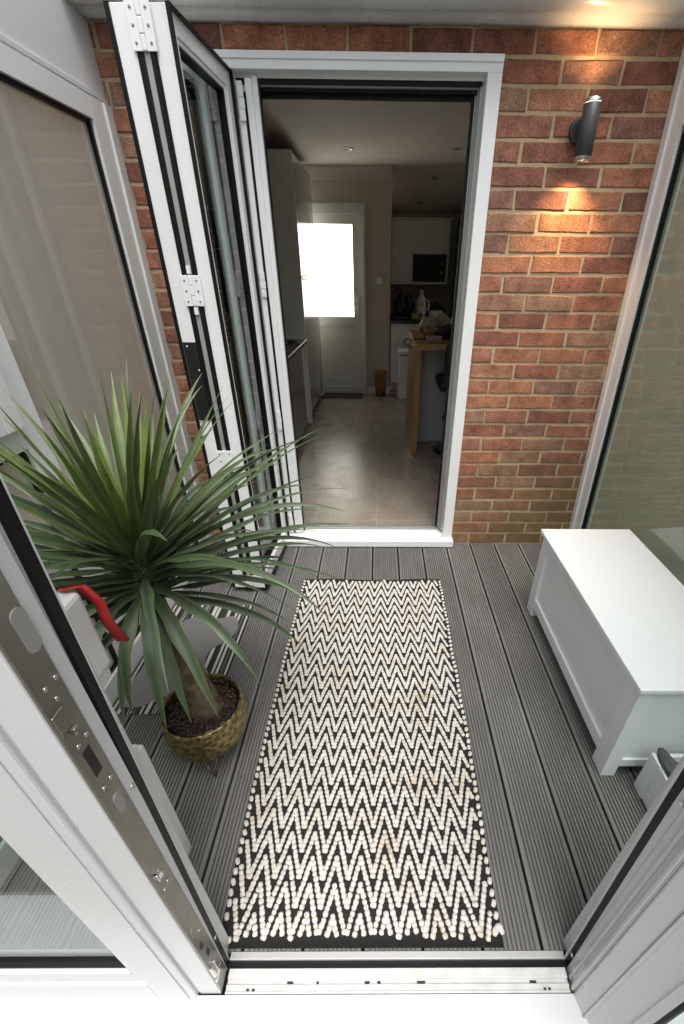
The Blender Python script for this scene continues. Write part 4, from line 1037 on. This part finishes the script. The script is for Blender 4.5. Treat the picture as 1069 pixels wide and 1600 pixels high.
b = B(); b.box(.64, .655, 3.925, 3.95, 1.0, 1.55, .002); b.box(.62, 1.25, 3.93, 3.948, 1.62, 1.64, .002); part('handle', b, M['steel'], fz_)

# downlights
dl0 = None
spots = [(-.668, 2.78, 2.3352, 'recessed ceiling downlight nearest the rear door side, left of the pair'), (.285, 2.74, 2.3352, 'recessed ceiling downlight above the breakfast bar side'), (.20, 3.80, 2.285, 'recessed downlight in the sloping ceiling, nearer one'), (.10, 4.36, 2.129, 'recessed downlight in the sloping ceiling above the wall cupboard')]
for i, (x, y, z, lb) in enumerate(spots):
    if dl0 is None:
        t0 = thing('ceiling_downlight', lb, 'downlight', (x, y, z), 'recessed kitchen downlights')
        b = B(); b.lathe([(.042, 0), (.044, -.004), (.032, -.006), (.028, .0)], (x, y, z), 24, cap=False); r_ = part('trim', b, M['bright'], t0)
        b = B(); b.lathe([(.028, -.001), (.01, -.002)], (x, y, z), 20); l_ = part('lens', b, M['greyplug'], t0)
        dl0 = t0; kids = (r_, l_)
    else:
        c = dl0.copy(); col.objects.link(c); c.location = (x, y, z); c['label'] = lb
        if y > 3.6: c.rotation_euler.x = R(-15.6)
        for k in kids: kc = k.copy(); col.objects.link(kc); kc.parent = c

# things on the far worktop
b = B(); b.lathe([(.050, 0), (.055, .01), (.058, .17), (.05, .22), (.022, .27), (.020, .30), (.018, .30)], (.13, 3.86, .901), 24)
dbt = thing('detergent_bottle', 'white detergent bottle with yellow label on the far worktop', 'bottle', (.13, 3.86, .9)); part('body', b, M['bottle'], dbt)
b = B(); b.tube([(.175, 3.86, 1.12), (.225, 3.86, 1.10), (.23, 3.86, 1.03), (.185, 3.86, .98)], .011, 8); part('handle', b, M['bottle'], dbt)
b = B(); b.lathe([(.0215, .285), (.0215, .325)], (.13, 3.86, .901), 18); part('cap', b, M['bottle'], dbt)
b = B(); b.box(.095, .155, 3.798, 3.802, 1.04, 1.09, .001); part('front_label', b, M['yellow'], dbt)
b = B(); b.box(.105, .145, 3.797, 3.801, .925, .975, .001); part('lower_label', b, M['redlabel'], dbt)
dr = thing('dish_rack', 'black wire dish rack piled with dark pans on the far worktop', 'dish rack', (-.08, 3.9, .9))
b = B(); b.box(-.21, .03, 3.76, 4.02, .905, .93, .01)
for k in range(6): b.tube([(-.20+k*.042, 3.77, .93), (-.20+k*.042, 3.77, 1.10), (-.20+k*.042, 4.0, 1.10)], .004, 6)
b.tube([(-.21, 3.77, 1.10), (.03, 3.77, 1.10)], .005, 6); part('rack', b, M['black'], dr)
b = B(); b.blob((-.14, 3.85, 1.06), (.075, .07, .12), 2, .12); b.blob((-.03, 3.88, 1.05), (.07, .07, .12), 5, .12); b.tube([(-.17+.05*math.cos(R(a)), 3.84, 1.17+.06*math.sin(R(a))) for a in range(0, 181, 20)], .008, 8); part('pans', b, M['black'], dr)
b = B(); b.box(.01, .075, 3.77, 3.82, .901, .975, .003); single('small_carton', b, M['cream'], 'small cream carton between the dish rack and the detergent bottle', 'carton', (.04, 3.8, .9))
b = B(); b.box(.25, .42, 3.9, 4.1, .901, .99, .004); single('storage_tub', b, M['k_white'], 'pale tub on the far worktop right of the detergent bottle', 'tub', (.33, 4.0, .9))
b = B(T=Matrix.Translation((.36, 4.3, .93)) @ Matrix.Rotation(R(35), 4, 'Y')); b.box(-.09, .09, -.03, .03, 0, .12, .006); single('knife_block', b, M['black'], 'black slanted knife block at the back of the far worktop', 'knife block', (.36, 4.3, .9))
# things on the breakfast bar
b = B(); b.blob((.06, 1.95, 1.02), (.10, .09, .075), 4, .18); b.blob((.16, 1.98, 1.03), (.09, .09, .075), 6, .2)
single('bread_bag', b, M['cream'], 'crumpled cream paper bag of bread on the breakfast bar', 'paper bag', (.1, 1.95, .95))
b = B(); b.blob((.045, 1.72, .99), (.055, .045, .042), 4, .1); b.tube([(.0-.0, 1.70, .955), (-.018, 1.70, .99), (-.012, 1.70, 1.03), (.02, 1.70, 1.04)], .006, 8)
single('bread_roll', b, M['bread'], 'golden bread roll with a dark strap on the breakfast bar', 'bread', (.045, 1.72, .95))
b = B(); b.blob((.145, 1.66, 1.0), (.075, .06, .055), 9, .25); b.blob((.21, 1.68, 1.04), (.05, .04, .02), 11, .3)
single('leather_bag', b, M['maroon'], 'dark maroon crumpled leather purse on the breakfast bar', 'purse', (.15, 1.66, .95))
b = B(); b.box(-.015, .105, 1.44, 1.52, .951, .992, .004); single('glasses_case', b, M['tan'], 'pinkish brown case at the near corner of the breakfast bar', 'case', (.045, 1.48, .95))
b = B(); b.blob((.33, 1.86, 1.06), (.11, .08, .075), 13, .15); single('white_towel', b, M['k_white'], 'rolled white towel behind the bar stool on the breakfast bar', 'towel', (.33, 1.86, .95))
b = B(); b.tube([(-.155+.028*math.cos(R(a)), 1.62, .93+.028*math.sin(R(a))) for a in range(0, 360, 24)], .005, 6, closed=True); b.tube([(-.13, 1.62, .942), (-.10, 1.62, .955), (.0, 1.60, .957)], .005, 6); b.tube([(-.145, 1.62, .905), (-.12, 1.62, .88), (-.118, 1.6, .90)], .005, 6)
single('key_lanyard', b, M['black'], 'dark lanyard loop hanging over the left edge of the breakfast bar', 'lanyard', (-.13, 1.62, .93))

# ================================================================== OUTSIDE
b = B(); y_ = -3.2
ro = random.Random(5)
while y_ < 1.6:
    w_ = ro.uniform(.16, .42); dz = ro.uniform(-.05, .05); b.box(-2.55, -2.50-ro.uniform(0, .09), y_, y_+w_-.03, -.15, 1.95+dz, .006); y_ += w_
single('garden_fence', b, M['render'], 'pale boarded fence outside the left screen', 'fence', (-2.55, 0, 0))
b = B()
for k in range(28): b.box(2.67, 2.7, -4+.2*k, -4+.2*k+.19, -.15, 1.85, .004)
single('garden_fence', b, M['fence'], 'weathered dark fence outside the right screen', 'fence', (2.7, 0, 0))
hv, hf = [], []
rh = random.Random(3)
for k in range(7000):
    y = rh.uniform(-3.5, 1.5); z = rh.uniform(-.1, 1.15+.3*math.sin(y*3)); x = 1.55+rh.random()**2*.8
    d = Vector((rh.uniform(-1, 1), rh.uniform(-1, 1), rh.uniform(-1, 1))).normalized(); e = d.orthogonal().normalized(); g = d.cross(e); s = rh.uniform(.025, .055)
    c = Vector((x, y, z)); n0 = len(hv)
    for q in (c-e*s, c+g*s*.5, c+e*s, c-g*s*.5): hv.append(tuple(q))
    hf.append((n0, n0+1, n0+2, n0+3))
h = meshobj('garden_hedge', hv, hf, M['hedge'], smooth=False); h['label'] = 'green garden hedge outside the right hand screen'; h['category'] = 'hedge'
